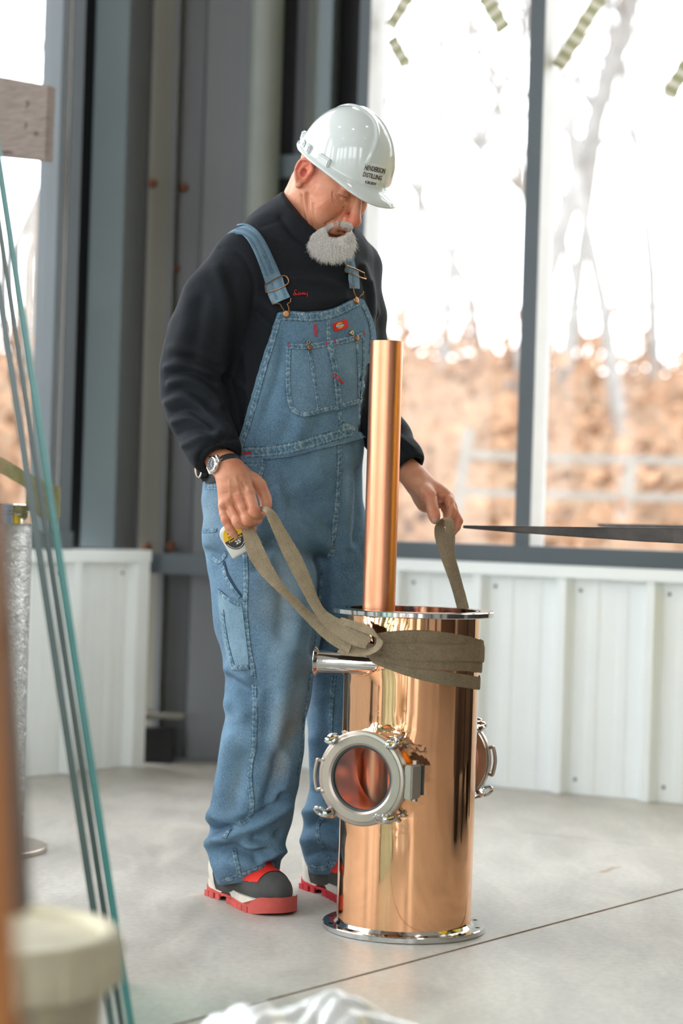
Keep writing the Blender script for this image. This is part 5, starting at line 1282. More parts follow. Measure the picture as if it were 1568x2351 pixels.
# red bar tacks and buttonholes
def bhole(line, bv, par_, w=7):
    a, b = np.array(line[0], float), np.array(line[1], float); d_ = (b - a) / np.linalg.norm(b - a); n_ = np.array([-d_[1], d_[0]]) * w / 2
    lp_ = [a + (b - a) * t + n_ * s_ for t, s_ in ((0, .6), (.15, 1), (.5, .9), (.75, .4), (1, .2), (1, -.2), (.75, -.4), (.5, -.9), (.15, -1), (0, -.6))]
    pts = []
    for x, y in crv([tuple(q) for q in lp_] + [tuple(lp_[0])], 3)[:-1]: h = hit(bv, x, y); pts.append(h[0] + h[1] * .0022)
    G().tube(pts, .0013, 6, True).obj('buttonhole', M_red, par_, True)
bhole(((723, 746), (725, 771)), BV_B, bib); bhole(((764, 859), (786, 880)), BV_K, bib); bhole(((550, 1043), (577, 1038)), BV_B, bib)
for ln in ([(660, 789), (665, 795)], [(746, 784), (748, 792)], [(767, 781), (770, 788)], [(834, 760), (836, 768)]): seam('bar_tack', ln, BV_K, 3.5, M_red, bib, .0028, .001, False)
def disc(px, py, r, bv, mat, par_, name, hgt=.004, hole=0, off=.003):
    h = hit(bv, px, py); F_ = frame(h[0] + h[1] * off, h[1])
    pr = [(0, hgt * .8), (r * .5, hgt), (r * .85, hgt * .8), (r, hgt * .3), (r, -.004)] if not hole else [(hole, 0), (hole, hgt), (r * .8, hgt), (r, hgt * .4), (r, -.004)]
    return G().lathe(pr, F_, 24).obj(name, mat, par_, True)
disc(710, 798, .0068, BV_K, M_brass, bib, 'rivet'); disc(816, 777, .0068, BV_K, M_brass, bib, 'rivet'); disc(706, 786, .0055, BV_B, M_silvr, bib, 'snap', hole=.002); disc(804, 764, .0058, BV_B, M_silvr, bib, 'snap', hole=.002)
bt1 = disc(657, 721, .0088, BV_B, M_brass, bib, 'button'); bt2 = disc(815, 690, .0085, BV_B, M_brass, bib, 'button')
# woven red label
M_lr = pbr('red_label', (214, 24, 28), .6, var=.06); M_ly = pbr('yellow_label_print', (232, 168, 30), .6); M_lb = pbr('blue_label_print', (28, 84, 150), .6); M_lw = pbr('white_label_print', (235, 235, 235), .6)
lab, lbm = patch('woven_label', [(762, 743), (778, 738), (793, 733), (796, 743), (798, 752), (782, 757), (767, 761), (764, 752)], BV_B, .004, .002, M_lr, bib, 6)
BV_LB = tri_tree(lbm)
def lp2(u, v):   # label coordinates 0..1
    a, b, c, d_ = np.array((762, 743.)), np.array((793, 733.)), np.array((798, 752.)), np.array((767, 761.)); return tuple((a * (1 - u) + b * u) * (1 - v) + (d_ * (1 - u) + c * u) * v)
el = [lp2(.5 + .27 * cos(2 * pi * i / 20), .5 + .36 * sin(2 * pi * i / 20)) for i in range(20)]
patch('label_emblem', el, BV_LB, .0006, .001, M_ly, bib, 4)
patch('label_ribbon', [lp2(.16, .42), lp2(.80, .36), lp2(.86, .58), lp2(.22, .66)], BV_LB, .0012, .001, M_lb, bib, 5)
def text_mesh(body, size=1.0, sx=1.0, bold=0.0, spacing=1.0):
    "flat outline lettering: returns vertices (x,y) centred, faces"
    cu = bpy.data.curves.new('t', 'FONT'); cu.body = body; cu.size = size; cu.align_x = 'CENTER'; cu.align_y = 'CENTER'; cu.space_character = spacing; cu.offset = bold; cu.resolution_u = 3
    o = bpy.data.objects.new('t', cu); COL.objects.link(o); bpy.context.view_layer.update()
    me = bpy.data.meshes.new_from_object(o.evaluated_get(bpy.context.evaluated_depsgraph_get())); bpy.data.objects.remove(o); bpy.data.curves.remove(cu)
    bm = bmesh.new(); bm.from_mesh(me); bpy.data.meshes.remove(me); bmesh.ops.triangulate(bm, faces=bm.faces[:])
    bmesh.ops.subdivide_edges(bm, edges=[e for e in bm.edges if e.calc_length() > size * .25], cuts=2)
    bmesh.ops.triangulate(bm, faces=bm.faces[:])
    V = np.array([(v.co.x * sx, v.co.y) for v in bm.verts]); Fc = [[v.index for v in f_.verts] for f_ in bm.faces]; bm.free(); return V, Fc
def text_on(name, body, bv, org, ux, uy, mat, parent, off=.0012, bold=0, spacing=1.0):
    "lettering laid on a surface: org centre, ux full width and uy full height in photo pixels"
    V, Fc = text_mesh(body, 1.0, 1.0, bold, spacing); lo = V.min(0); hi = V.max(0); V = (V - (lo + hi) / 2) / (hi - lo); W3 = []
    for x, y in V:
        h = hit(bv, org[0] + ux[0] * x + uy[0] * y, org[1] + ux[1] * x + uy[1] * y); W3.append(h[0] + h[1] * off)
    n = len(W3); nn_ = hit(bv, *org)[1]
    F2 = []
    for f_ in Fc:
        if len(f_) >= 3 and (W3[f_[1]] - W3[f_[0]]).cross(W3[f_[2]] - W3[f_[0]]).dot(nn_) < 0: f_ = f_[::-1]
        F2.append(f_)
    ec = {(f_[i], f_[(i + 1) % len(f_)]) for f_ in F2 for i in range(len(f_))}
    W3 += [w - nn_ * .0008 for w in W3]
    F2 += [(b, a, a + n, b + n) for a, b in ec if (b, a) not in ec]
    return mk(name, W3, F2, mat, parent)
text_on('label_lettering', 'Dickies', BV_LB, lp2(.51, .51), (17.5, -4.4), (.8, -3.6), M_lw, bib, .0020, .02)
# ---- straps, adjusters, wire hooks
def wire(pts, bv, par_, name='wire_hook', r=.0013, off=.006):
    W3 = [];
    for x, y in crv(pts, 4): h = hit(bv, x, y); W3.append(h[0] + h[1] * off)
    return G().tube(W3, r, 6).obj(name, M_brass, par_, True)
def strapband(line, wpx, par_, off, name='shoulder_strap', mat=None, back=()):
    return seam(name, line, BV_S, wpx, mat or M_denl, par_, off, .003, back=back)
s1 = strapband([(541, 530), (560, 529), (578, 541), (594, 566), (609, 598), (622, 630), (630, 650)], 40, over, .004, back=[P(527, 532, 4.79), P(515, 541, 4.81), P(510, 556, 4.86), P(530, 600, 4.96), P(560, 680, 5.02)])
for k in (-13, 0, 13):
    seam('stitching', [(545 + k * .3, 531 - k * .8), (560 + k * .55, 531 - k * .8), (579 + k * .8, 542 - k * .5), (595 + k * .9, 566 - k * .35), (610 + k * .95, 598 - k * .3), (623 + k * .95, 628 - k * .3)], BV_S, 5 if k else 9, M_den, s1, .0062, .001)
s2 = strapband([(627, 644), (634, 662), (640, 678), (646, 692)], 44, over, .010, 'strap_loop')
seam('stitching', [(622, 648), (630, 672), (636, 690)], BV_S, 7, M_den, s2, .0122, .001); seam('stitching', [(640, 642), (648, 664), (655, 684)], BV_S, 7, M_den, s2, .0122, .001)
ad = wire([(603, 650), (649, 636), (659, 655), (614, 671), (603, 650)], BV_S, over, 'adjuster_slide', .0016, .015)
wire([(624, 697), (628, 702), (640, 703), (645, 712), (657, 721), (662, 712), (659, 700), (666, 694), (667, 685)], BV_S, over, off=.013)
s3 = strapband([(796, 585), (800, 600), (803, 616), (805, 630)], 34, over, .004)
seam('stitching', [(797, 590), (802, 612), (804, 628)], BV_S, 8, M_den, s3, .0062, .001)
s4 = strapband([(805, 622), (806, 638), (807, 652), (808, 664)], 33, over, .010, 'strap_loop')
seam('stitching', [(800, 626), (802, 645), (803, 660)], BV_S, 6, M_den, s4, .0122, .001)
wire([(785, 613), (822, 631), (826, 645), (787, 626), (785, 613)], BV_S, over, 'adjuster_slide', .0016, .015)
wire([(794, 656), (800, 664), (803, 676), (813, 689), (817, 681), (823, 676), (824, 671)], BV_S, over, off=.013)
# red script on the chest
LS = [[(681, 668), (679, 665), (676, 668), (677, 672), (680, 675), (676, 678), (673, 676), (676, 674), (681, 677), (685, 677)], [(688, 672), (685, 673), (685, 676), (688, 677), (690, 673), (690, 677), (693, 674), (694, 672), (695, 674), (695, 677), (697, 674), (698, 672), (699, 674), (699, 677), (700, 674), (701, 677), (704, 675), (705, 672), (705, 677), (706, 680), (704, 682)]]
lt = G()
for st in LS:
    W3 = [];
    for x, y in crv(st, 4): h = hit(BV_S, x, y); W3.append(h[0] + h[1] * .0012)
    lt.tube(W3, .00085, 5)
lt.obj('chest_lettering', M_red, shirt, True)
# belt with pouch behind the wrist
bl = seam('belt', [(448, 1092), (462, 1096), (480, 1096), (500, 1092), (530, 1085)], BV_TP, 30, M_blk, man, .004, .004)
pch = G(); c_ = P(466, 1080, 4.83); pch.box(c_, (.036, .05, .050), Matrix.Rotation(radians(-18), 3, 'Y')); po = pch.obj('belt_pouch', M_blk, bl)
bm = bmesh.new(); bm.from_mesh(po.data); bmesh.ops.bevel(bm, geom=bm.edges[:], offset=.010, segments=3, affect='EDGES'); bm.to_mesh(po.data); bm.free()
ring = [P(456 + 7 * cos(a), 1076 + 20 * sin(a), 4.805) for a in np.linspace(0, 2 * pi, 17)[:-1]]; G().tube(ring, .003, 6, True).obj('pouch_clip', M_stb, bl, True)
# ---------------------------------------------------------------- hard hat
ty, tp = radians(44), radians(33)
tF = np.array([sin(ty) * cos(tp), -cos(ty) * cos(tp), -sin(tp)]); tR = np.array([-cos(ty), -sin(ty), 0]); tU = np.cross(tR, tF); TM = np.array([tR, tF, tU])
HATC = Pn(795, 374, 4.80)
def TL(p): return np.asarray(p, float) @ TM + HATC
NT_, NP_ = 144, 40; V = []; UVs = []
def ss(a, b, x): t = min(max((x - a) / (b - a), 0), 1); return t * t * (3 - 2 * t)
def hat_pt(th, ph, inner=0.0):
    "th 0 = front; ph 0 rim .. pi/2 crown"
    a, b, h = .124 - inner, .1035 - inner, .128 - inner
    c = cos(ph) ** .86; x = b * sin(th) * c; y = a * cos(th) * c; z = h * sin(ph) ** 1.02
    ax_ = abs(x); we = .012 + (.034 * ss(.0, 1.0, 1 - ph / 1.45) if cos(th) > 0 else 0.0)
    k = 1 - ss(we - .003, we + .003, ax_); lip = math.exp(-((ax_ - we) / .0035) ** 2)
    up = ss(.12, .35, ph)
    n = Vector((x / b ** 2, y / a ** 2, z / h ** 2)).normalized() if ph < 1.56 else Vector((0, 0, 1))
    d = (k * .0025 + lip * .0030) * up
    if cos(th) > .2 and ph < .9: d -= .006 * k * ss(.9, .4, ph) * ss(.05, .3, ph) * ss(.2, .8, cos(th)) * 0.6
    p = Vector((x, y, z)) + n * d
    return p
g = G(); rows = []
for i in range(NP_ + 1):
    ph = pi / 2 * (i / NP_) ** .9 if i < NP_ else pi / 2 - .0001; rows.append([hat_pt(2 * pi * k / NT_, ph) for k in range(NT_)])
def brim_w(th):
    t = (th + pi) % (2 * pi) - pi; return .0085 + .037 * math.exp(-(abs(t) / .80) ** 2.6)
brim = []
for f_, dz, lift in ((1.0, 0, 0), (.7, 0, 0), (.35, 0, 0)):
    r_ = []
    for k in range(NT_):
        th = 2 * pi * k / NT_; w_ = brim_w(th) * f_; pk_ = max(brim_w(th) - .0085, 0) / .037; p = rows[0][k]; o_ = Vector((p.x, p.y, 0)).normalized()
        r_.append(p + o_ * w_ + Vector((0, 0, -.004 * f_ - .016 * pk_ * f_ ** 1.6 - .004 * f_)))
    brim.append(r_)
edge = [p + Vector((0, 0, -.0035)) for p in brim[0]]; under = [p + Vector((0, 0, -.003)) for p in brim[1]]; un2 = [p + Vector((0, 0, -.0025)) for p in brim[2]]
inr = [[hat_pt(2 * pi * k / NT_, pi / 2 * (i / 12), .004) for k in range(NT_)] for i in range(0, 13)]
rings = list(reversed(inr)) + [un2, under, edge] + brim + rows
Vh = [TL(p) for r_ in rings for p in r_]; Fh = []
for i in range(len(rings) - 1):
    for k in range(NT_): Fh.append((i * NT_ + k, i * NT_ + (k + 1) % NT_, (i + 1) * NT_ + (k + 1) % NT_, (i + 1) * NT_ + k))
M_hat = NT('white_gloss_plastic'); M_hat.set(Roughness=.12, Specular_IOR_Level=.5, Coat_Weight=.6, Coat_Roughness=.03); M_hat.b.inputs['Base Color'].default_value = lin((206, 213, 212)); M_hat = M_hat.m
hat = mk('hard_hat', Vh, Fh, M_hat, man, True); hat['label'] = 'glossy white hard hat with printed front label'
BV_H = BVHTree.FromPolygons([tuple(v) for v in Vh], Fh)
# side bosses along the rim, suspension and ratchet at the back
def boss(th, ph, sz, name='side_slot', rz=0):
    p = hat_pt(th, ph); q = hat_pt(th + .02, ph); t_ = Vector(TL(q) - TL(p)).normalized(); n_ = Vector(TL(hat_pt(th, ph)) - TL((0, 0, .02))).normalized(); n_ = (n_ - t_ * n_.dot(t_)).normalized(); u_ = n_.cross(t_)
    M_ = Matrix((t_, u_, n_)).transposed(); o = G().box(Vector(TL(p)) + n_ * .002, sz, M_).obj(name, M_hat, hat)
    bm = bmesh.new(); bm.from_mesh(o.data); bmesh.ops.bevel(bm, geom=bm.edges[:], offset=.003, segments=3, affect='EDGES'); bm.to_mesh(o.data); bm.free()
for s in (1, -1):
    boss(s * 1.30, .07, (.036, .020, .012)); boss(s * 1.78, .06, (.018, .020, .013)); boss(s * 2.10, .05, (.034, .013, .008)); boss(s * 2.55, .06, (.014, .022, .012))
M_blkp = pbr('black_plastic', (24, 26, 30), .4, var=.1)
sus = G(); pts = [TL((.082 * sin(a), .100 * cos(a) - .002, -.020 - .012 * (1 - cos(a)) / 2)) for a in np.linspace(radians(95), radians(265), 20)]
for i in range(len(pts) - 1):
    a, b = Vector(pts[i]), Vector(pts[i + 1]); u_ = Vector(tU) * .011; o_ = (a - Vector(TL((0, 0, -.02)))).normalized() * .0015
    n = len(sus.v); sus.v += [a - u_, b - u_, b + u_, a + u_, a - u_ + o_, b - u_ + o_, b + u_ + o_, a + u_ + o_]; sus.f += [(n, n + 1, n + 2, n + 3), (n + 7, n + 6, n + 5, n + 4), (n + 3, n + 2, n + 6, n + 7), (n, n + 4, n + 5, n + 1)]
sus.obj('suspension_band', M_blkp, hat)
G().box(TL((0, -.112, -.030)), (.05, .010, .034), Matrix([tuple(x) for x in TM]).transposed()).obj('ratchet', M_blkp, hat)
# the label: faint clear sticker and dark lettering
M_stk = pbr('clear_sticker', (216, 219, 217), .3, var=.01); M_ink = pbr('dark_brown_ink', (58, 40, 38), .5)
patch('sticker', [(835, 372), (862, 376), (888, 384), (886, 402), (881, 418), (874, 428), (850, 426), (824, 422), (829, 396)], BV_H, .0004, .0006, M_stk, hat, 8, guess=4.7)
text_on('hat_lettering', 'HENDERSON', BV_H, (861, 388.5), (46, 9.5), (3.2, -11.0), M_ink, hat, .0010, .012)
text_on('hat_lettering', 'DISTILLING', BV_H, (855, 404.5), (42, 9.5), (3.0, -10.6), M_ink, hat, .0010, .012)
text_on('hat_lettering', '9.30.2024', BV_H, (850.5, 420), (25, 4.6), (1.6, -6.2), M_ink, hat, .0010, .008)
# ---------------------------------------------------------------- beard and hair
M_beard = NT('white_hair'); vb = M_beard.coord('Position'); M_beard.l(M_beard.ramp(M_beard.noise(vb, 300, 3), [(.3, (184, 179, 172)), (.55, (220, 216, 210)), (.75, (242, 240, 236))]), M_beard.b.inputs['Base Color']); M_beard.set(Roughness=.5, Specular_IOR_Level=.3); M_beard = M_beard.m
M_bmass = pbr('grey_underhair', (206, 200, 192), .9, var=.2, vscale=200)
fbd = Fld(Pn(690, 640, 4.90) - .02, Pn(690, 640, 4.90) + .02, .01)
lo_ = np.minimum(Pn(690, 625, 4.90), Pn(690, 625, 4.66)); hi_ = np.maximum(Pn(840, 495, 4.66), Pn(840, 495, 4.90)); fbd = Fld(lo_, hi_, .003)
fbd.ell(Pn(757, 566, 4.792), (.041, .034, .022), None, .01); fbd.ell(Pn(768, 578, 4.788), (.026, .030, .016), None, .01); fbd.ell(Pn(790, 562, 4.790), (.018, .026, .022), None, .01)
mp_, mq_ = fbd.mesh(1); brd = fastmesh('beard', mp_, mq_, M_bmass, man); brd['label'] = 'full white goatee beard'
BV_M = tree_of((mp_, mq_)); BV_F = tree_of((hw, h_q)); BV_FM = tree_of((hw, h_q), (mp_, mq_))
rb = random.Random(11)
def strands(poly, n, bv, dirf, lenpx, rad, G_, lift=.25, grav=.25, segs=5, jit=.22):
    xs = [p[0] for p in poly]; ys = [p[1] for p in poly]; c = 0; it = 0
    while c < n and it < n * 30:
        it += 1; x, y = rb.uniform(min(xs), max(xs)), rb.uniform(min(ys), max(ys))
        if not inside(poly, x, y): continue
        h = hit(bv, x, y, 4.76); c += 1; dx, dy = dirf(x, y); dx += rb.gauss(0, jit); dy += rb.gauss(0, jit); m_ = math.hypot(dx, dy) + 1e-6
        L_ = lenpx * rb.uniform(.6, 1.15) / FPX * h[0].y; d = Vector((dx / m_, 0, -dy / m_)) + h[1] * rb.uniform(.05, lift) ; d.normalize()
        p = h[0] - h[1] * .001; pts = [p]; rr = [rad]
        for i in range(segs):
            d = (d + Vector((rb.gauss(0, .07), rb.gauss(0, .07), -grav / segs + rb.gauss(0, .05)))).normalized(); p = p + d * (L_ / segs); pts.append(p); rr.append(rad * (1 - .8 * (i + 1) / segs))
        G_.tube(pts, rr, 3, cap=False)
gb_ = G()
def bfront(x, y): return 4.782 - .050 * sqrt(max(0, 1 - ((x - 763) / 62.0) ** 2)) - .010 * ss(540, 580, y)
def tuft(poly, n, fan, lenpx, rad, deep=.03, jit=.16, grav=.25, segs=5, lift=.25):
    xs = [p[0] for p in poly]; ys = [p[1] for p in poly]; c = 0
    while c < n:
        x, y = rb.uniform(min(xs), max(xs)), rb.uniform(min(ys), max(ys))
        if not inside(poly, x, y): continue
        c += 1; dp = bfront(x, y) + deep * rb.random() ** 1.5; p = P(x, y, dp); dx = (x - 763) / fan + rb.gauss(0, jit); L_ = lenpx * rb.uniform(.55, 1.15) / FPX * dp
        d = Vector((dx, -lift * rb.random(), -1 + rb.gauss(0, jit))).normalized(); pts = [p]; rr = [rad]
        cx_ = rb.gauss(0, .05); 
        for i in range(segs): d = (d + Vector((cx_ + rb.gauss(0, .05), .02 + rb.gauss(0, .04), -grav / segs))).normalized(); p = p + d * (L_ / segs); pts.append(p); rr.append(rad * (1 - .8 * (i + 1) / segs))
        gb_.tube(pts, rr, 3, cap=False)
bpoly = [(709, 547), (717, 537), (735, 524), (746, 520), (751, 534), (757, 548), (771, 556), (783, 551), (790, 541), (798, 532), (807, 527), (812, 540), (813, 560), (804, 577), (788, 588), (766, 592), (742, 588), (722, 578), (711, 562)]
tuft(bpoly, 5200, 92, 20, .00042)
tuft([(754, 543), (772, 547), (797, 540), (794, 556), (772, 562), (756, 556)], 420, 120, 18, .0004, .006)
tuft([(709, 547), (717, 537), (735, 524), (748, 524), (754, 540), (740, 556), (716, 562)], 900, 70, 28, .0004, .02)
tuft([(774, 546), (786, 542), (790, 556), (778, 560)], 260, 90, 20, .0004, .004)
tuft([(709, 545), (716, 540), (720, 562), (714, 572), (709, 566)], 120, 40, 22, .0003, .02, .35)
gb_.obj('beard_strands', M_beard, brd, True); bpy.data.objects['beard_strands']['kind'] = 'stuff'
gm = G()
strands([(748, 528), (752, 518), (764, 510), (780, 506), (796, 506), (807, 512), (808, 520), (798, 519), (784, 514), (770, 516), (760, 523), (752, 532)], 1000, BV_F, lambda x, y: ((-.8, .55) if x < 782 else (.15, .9)), 13, .0004, gm, .22, .2)
strands([(728, 540), (738, 526), (750, 522), (752, 530), (742, 542), (734, 552)], 260, BV_FM, lambda x, y: (-.5, .85), 20, .0004, gm, .25, .2)
ms = gm.obj('moustache', M_beard, man, True); ms['label'] = 'white moustache running into the beard'; ms['kind'] = 'stuff'
gh = G()
strands([(716, 362), (726, 370), (740, 386), (748, 398), (738, 402), (728, 392), (718, 380)], 420, BV_F, lambda x, y: (.2, 1), 7, .0003, gh, .15, .1, 3)
hs_ = gh.obj('hair', M_beard, man, True); hs_['kind'] = 'stuff'; hs_['label'] = 'close-cropped grey hair above the ear'
# ---------------------------------------------------------------- safety shoes
M_sg = pbr('dark_grey_suede', (70, 70, 68), .85, var=.2, vscale=20, bump=.3, bscale=200); M_sr = pbr('red_fabric', (222, 44, 30), .75, var=.12, vscale=60, bump=.3, bscale=300); M_sw = pbr('off_white_leather', (214, 208, 196), .7, var=.1, vscale=40, bump=.2, bscale=150)
M_so = pbr('red_rubber', (196, 84, 76), .7, var=.15, vscale=25); M_so2 = pbr('bright_red_rubber', (196, 40, 52), .6, var=.1)
def shoe(toe, yaw, lab, sole_mat, parent):
    f_ = np.array([sin(yaw), -cos(yaw), 0]); r_ = np.array([-cos(yaw), -sin(yaw), 0]); M_ = np.array([r_, f_, [0, 0, 1]])
    org = np.array([toe.x, toe.y, 0]) - f_ * .30           # heel back on the floor
    W_ = lambda p: np.asarray(p, float) @ M_ + org
    def outline(s):   # half widths (inner, outer) along the length
        t = s / .30; w = .036 + .016 * ss(.35, .75, t) - .004 * math.sin(pi * min(t / .6, 1)); e = sqrt(max(1 - ((max(t, .80) - .80) / .20) ** 2, 0)); b = sqrt(max(1 - ((.12 - min(t, .12)) / .12) ** 2, 0)); return w * e * b
    root = None
    fu = Fld((-.075, -.03, .0), (.075, .33, .165), .0017)
    fu.ell((0, .225, .048), (.049, .078, .046), None, .02); fu.ell((0, .13, .062), (.044, .10, .062), None, .03); fu.ell((0, .055, .070), (.040, .062, .075), None, .03); fu.cone((0, .085, .10), (0, .065, .16), .044, .042, .03)
    fu.plane((0, 0, .018), (0, 0, -1)); up, uq = fu.mesh(3)
    # split the upper by region into parts
    fc = up[uq].mean(1); nrm_ = np.cross(up[uq[:, 2]] - up[uq[:, 0]], up[uq[:, 3]] - up[uq[:, 1]])
    y, z = fc[:, 1], fc[:, 2]; ax_ = np.abs(fc[:, 0])
    red_ = (y > .085) & (y < .250) & (z > .058 + .010 * (y - .09) / .15) & ~((y < .105) & (z < .072))
    heel_ = (y < .060) & (z < .105) & ~red_
    for nm, msk, mt in (('upper', ~(red_ | heel_), M_sg), ('vamp', red_, M_sr), ('heel_counter', heel_, M_sw)):
        qq = uq[msk]; ids, inv = np.unique(qq, return_inverse=True); pp__ = up[ids]
        if nm != 'upper':
            q4 = inv.reshape(-1, 4); pp__ = pp__ + vnorm(pp__, q4) * .0016
        o = fastmesh('shoe' if nm == 'upper' else nm, W_(pp__), inv.reshape(-1, 4), mt, parent if nm == 'upper' else root)
        if nm == 'upper': root = o; o['label'] = lab
    n = 64; loop = []
    for i in range(n):
        a = 2 * pi * i / n; s = .15 - .15 * cos(a); sg = 1 if sin(a) > 0 else -1; loop.append((sg * outline(s), s))
    def slab(name, z0, z1f, grow, mt, arch=True, y0=-1, y1=9):
        V = []; Fc = []
        for x, s in loop:
            toe_ = .020 * ss(.24, .30, s); ar = .012 * ss(.07, .09, s) * ss(.14, .12, s) if arch else 0; k_ = 1 + grow / .05
            V += [W_((x * k_, .15 + (s - .15) * (1 + grow / .15), z0(s) + toe_ * .35 + ar)), W_((x * k_, .15 + (s - .15) * (1 + grow / .15), z1f(s)))]
        for i in range(n): j = (i + 1) % n; Fc.append((2 * i, 2 * i + 1, 2 * j + 1, 2 * j))
        Fc += [tuple(2 * i + 1 for i in range(n)), tuple(2 * i for i in range(n))[::-1]]
        o = mk(name, V, Fc, mt, root, True, sharp=40); bm = bmesh.new(); bm.from_mesh(o.data); bmesh.ops.recalc_face_normals(bm, faces=bm.faces[:]); bm.to_mesh(o.data); bm.free(); o.data.set_sharp_from_angle(angle=radians(40)); return o
    zt = lambda s: .017 + .024 * ss(.225, .275, s) + .010 * ss(.06, .0, s)
    slab('outsole', lambda s: 0.0, zt, .006, sole_mat); slab('midsole', lambda s: .012, lambda s: .034 + .006 * ss(.1, .0, s), .003, M_sw)
    for k in range(9):                                 # tread lugs standing proud of the sole edge
        s = .02 + k * .026
        if .072 < s < .12: continue
        for sg in (1, -1): G().box(W_((sg * (outline(s) + .006), s, .007)), (.004, .017, .013), Matrix([tuple(q) for q in M_]).transposed() @ Matrix.Rotation(.0, 3, 'Z')).obj('tread_lug', sole_mat, root)
    # red lace loop with black slider
    G().tube([W_((.024 * cos(a), .112 + .010 * sin(a) + .0, .128 + .006 * sin(a))) for a in np.linspace(0, 2 * pi, 21)[:-1]], .0045, 8, True).obj('lace', M_sr, root, True)
    G().tube([W_((x, y_, z_)) for x, y_, z_ in crv([(.020, .108, .130), (.022, .124, .122), (-.020, .126, .122), (-.022, .110, .130), (.020, .108, .130)], 4)[:-1]], .0022, 6, True).obj('lace_slider', M_blkp, root, True)
    return root, W_, M_
t1 = FL(652, 2102); sh1, SW1, SM1 = shoe(t1, radians(34), 'grey and red safety shoe', M_so, man)
t2 = Vector((.118, 4.832, 0)); sh2, SW2, SM2 = shoe(t2, radians(34), 'grey and red safety shoe', M_so2, man)
# pale side lettering on the near shoe
M_lt = pbr('pale_pink_print', (226, 170, 164), .6)
ob = bpy.data.objects; BV_SH = BVHTree.FromPolygons([tuple(v.co) for c_ in sh1.children if c_.name.startswith('vamp') for v in c_.data.vertices], [tuple(p.vertices) for c_ in sh1.children if c_.name.startswith('vamp') for p in c_.data.polygons])
try: text_on('shoe_lettering', 'SX', BV_SH, (551, 2033), (14, 18), (12, -10), M_lt, sh1, .0012, .02)
except Exception as e: print('shoe text', e)
# ---------------------------------------------------------------- watch
wc = Pn(522, 1071, 4.634); wr = ax_r
q = Pn(497, 1081, 4.600) - wc; q -= wr * (q @ wr); q /= np.linalg.norm(q); q2 = np.cross(wr, q)
V = []; UVw = []; rr_ = .0345; n = 48; wb_ = []
for i in range(n):
    a = 2 * pi * i / n; wb_.append(wc + (q * cos(a) + q2 * sin(a)) * rr_)
g = G()
for i in range(n):
    a = 2 * pi * i / n; dr = q * cos(a) + q2 * sin(a)
    for (h_, r_) in ((-.0085, rr_ - .002), (-.0085, rr_), (-.005, rr_ + .0012), (0, rr_ + .0006), (.005, rr_ + .0012), (.0085, rr_), (.0085, rr_ - .002)): g.v.append(Vector(wc + dr * r_ + wr * h_))
for i in range(n):
    j = (i + 1) % n
    for k in range(7): g.f.append((i * 7 + k, i * 7 + (k + 1) % 7, j * 7 + (k + 1) % 7, j * 7 + k))
wt = g.obj('wrist_watch', M_blkp, man, True, 40); wt['label'] = 'steel wrist watch with black rubber strap'
Fw = frame(wc + q * (rr_ + .001), q, tuple(wr))
g = G(); g.lathe([(0, 0), (.0170, 0), (.0190, .002), (.0190, .006), (.0165, .0095), (.0138, .0100), (.0132, .0085), (0, .0085)], Fw, 40); g.box(Fw @ Vector((0, .0175, .002)), (.019, .008, .006), Fw.to_3x3()); g.box(Fw @ Vector((0, -.0175, .002)), (.019, .008, .006), Fw.to_3x3()); g.box(Fw @ Vector((-.0205, 0, .004)), (.005, .005, .005), Fw.to_3x3())
g.obj('case', m_steel('watch_steel', .22, (205, 202, 198), .05), wt, True); G().lathe([(0, .0090), (.0133, .0088), (.0133, .0080)], Fw, 32).obj('dial', M_blkp, wt, True)
hd = G()
for an, L_, w_ in ((2.2, .009, .0012), (-.4, .0065, .0016)): hd.box(Fw @ Vector((cos(an) * L_ / 2, sin(an) * L_ / 2, .0094)), (L_, w_, .0004), Fw.to_3x3() @ Matrix.Rotation(an, 3, 'Z'))
for k in range(12): a = k * pi / 6; hd.box(Fw @ Vector((cos(a) * .0112, sin(a) * .0112, .0093)), (.0022, .0010, .0004), Fw.to_3x3() @ Matrix.Rotation(a, 3, 'Z'))
hd.obj('hands', M_lw, wt)
# ---------------------------------------------------------------- tape measure hanging at the thigh
dT = 4.655; ms_ = dT / FPX
tu = np.array([.862, -.507]); tv = np.array([.529, .848])
cB = np.array((538., 1283.)); O_ = cB + tu * 30 - tv * 38     # centre in px
TC = Pn(O_[0], O_[1], dT); ux_ = Vector(P(*(O_ + tu * 10), dT) - P(*O_, dT)).normalized(); uy_ = Vector(P(*(O_ - tv * 10), dT) - P(*O_, dT)); uy_ = (uy_ - ux_ * uy_.dot(ux_)).normalized(); uz_ = ux_.cross(uy_)
rotm = Matrix.Rotation(radians(-12), 3, uy_); ux_, uz_ = rotm @ ux_, rotm @ uz_
TMx = Matrix(((ux_.x, uy_.x, uz_.x, TC[0]), (ux_.y, uy_.y, uz_.y, TC[1]), (ux_.z, uy_.z, uz_.z, TC[2]), (0, 0, 0, 1)))
tm = empty('tape_measure', TC, 'silver steel tape measure with a yellow and black dial, hung at the thigh', 'tape measure')
hw_, hh_ = 30 * ms_, 38 * ms_
def rrect(w, h, r, n=5, tl=None):
    o = []
    for cx_, cy_, a0, rr2 in ((w - r, h - r, 0, r), (-w + (tl or r), h - (tl or r), pi / 2, tl or r), (-w + r * .4, -h + r * .4, pi, r * .4), (w - r * .4, -h + r * .4, 1.5 * pi, r * .4)):
        for k in range(n + 1): a = a0 + pi / 2 * k / n; o.append((cx_ + rr2 * cos(a), cy_ + rr2 * sin(a)))
    return o
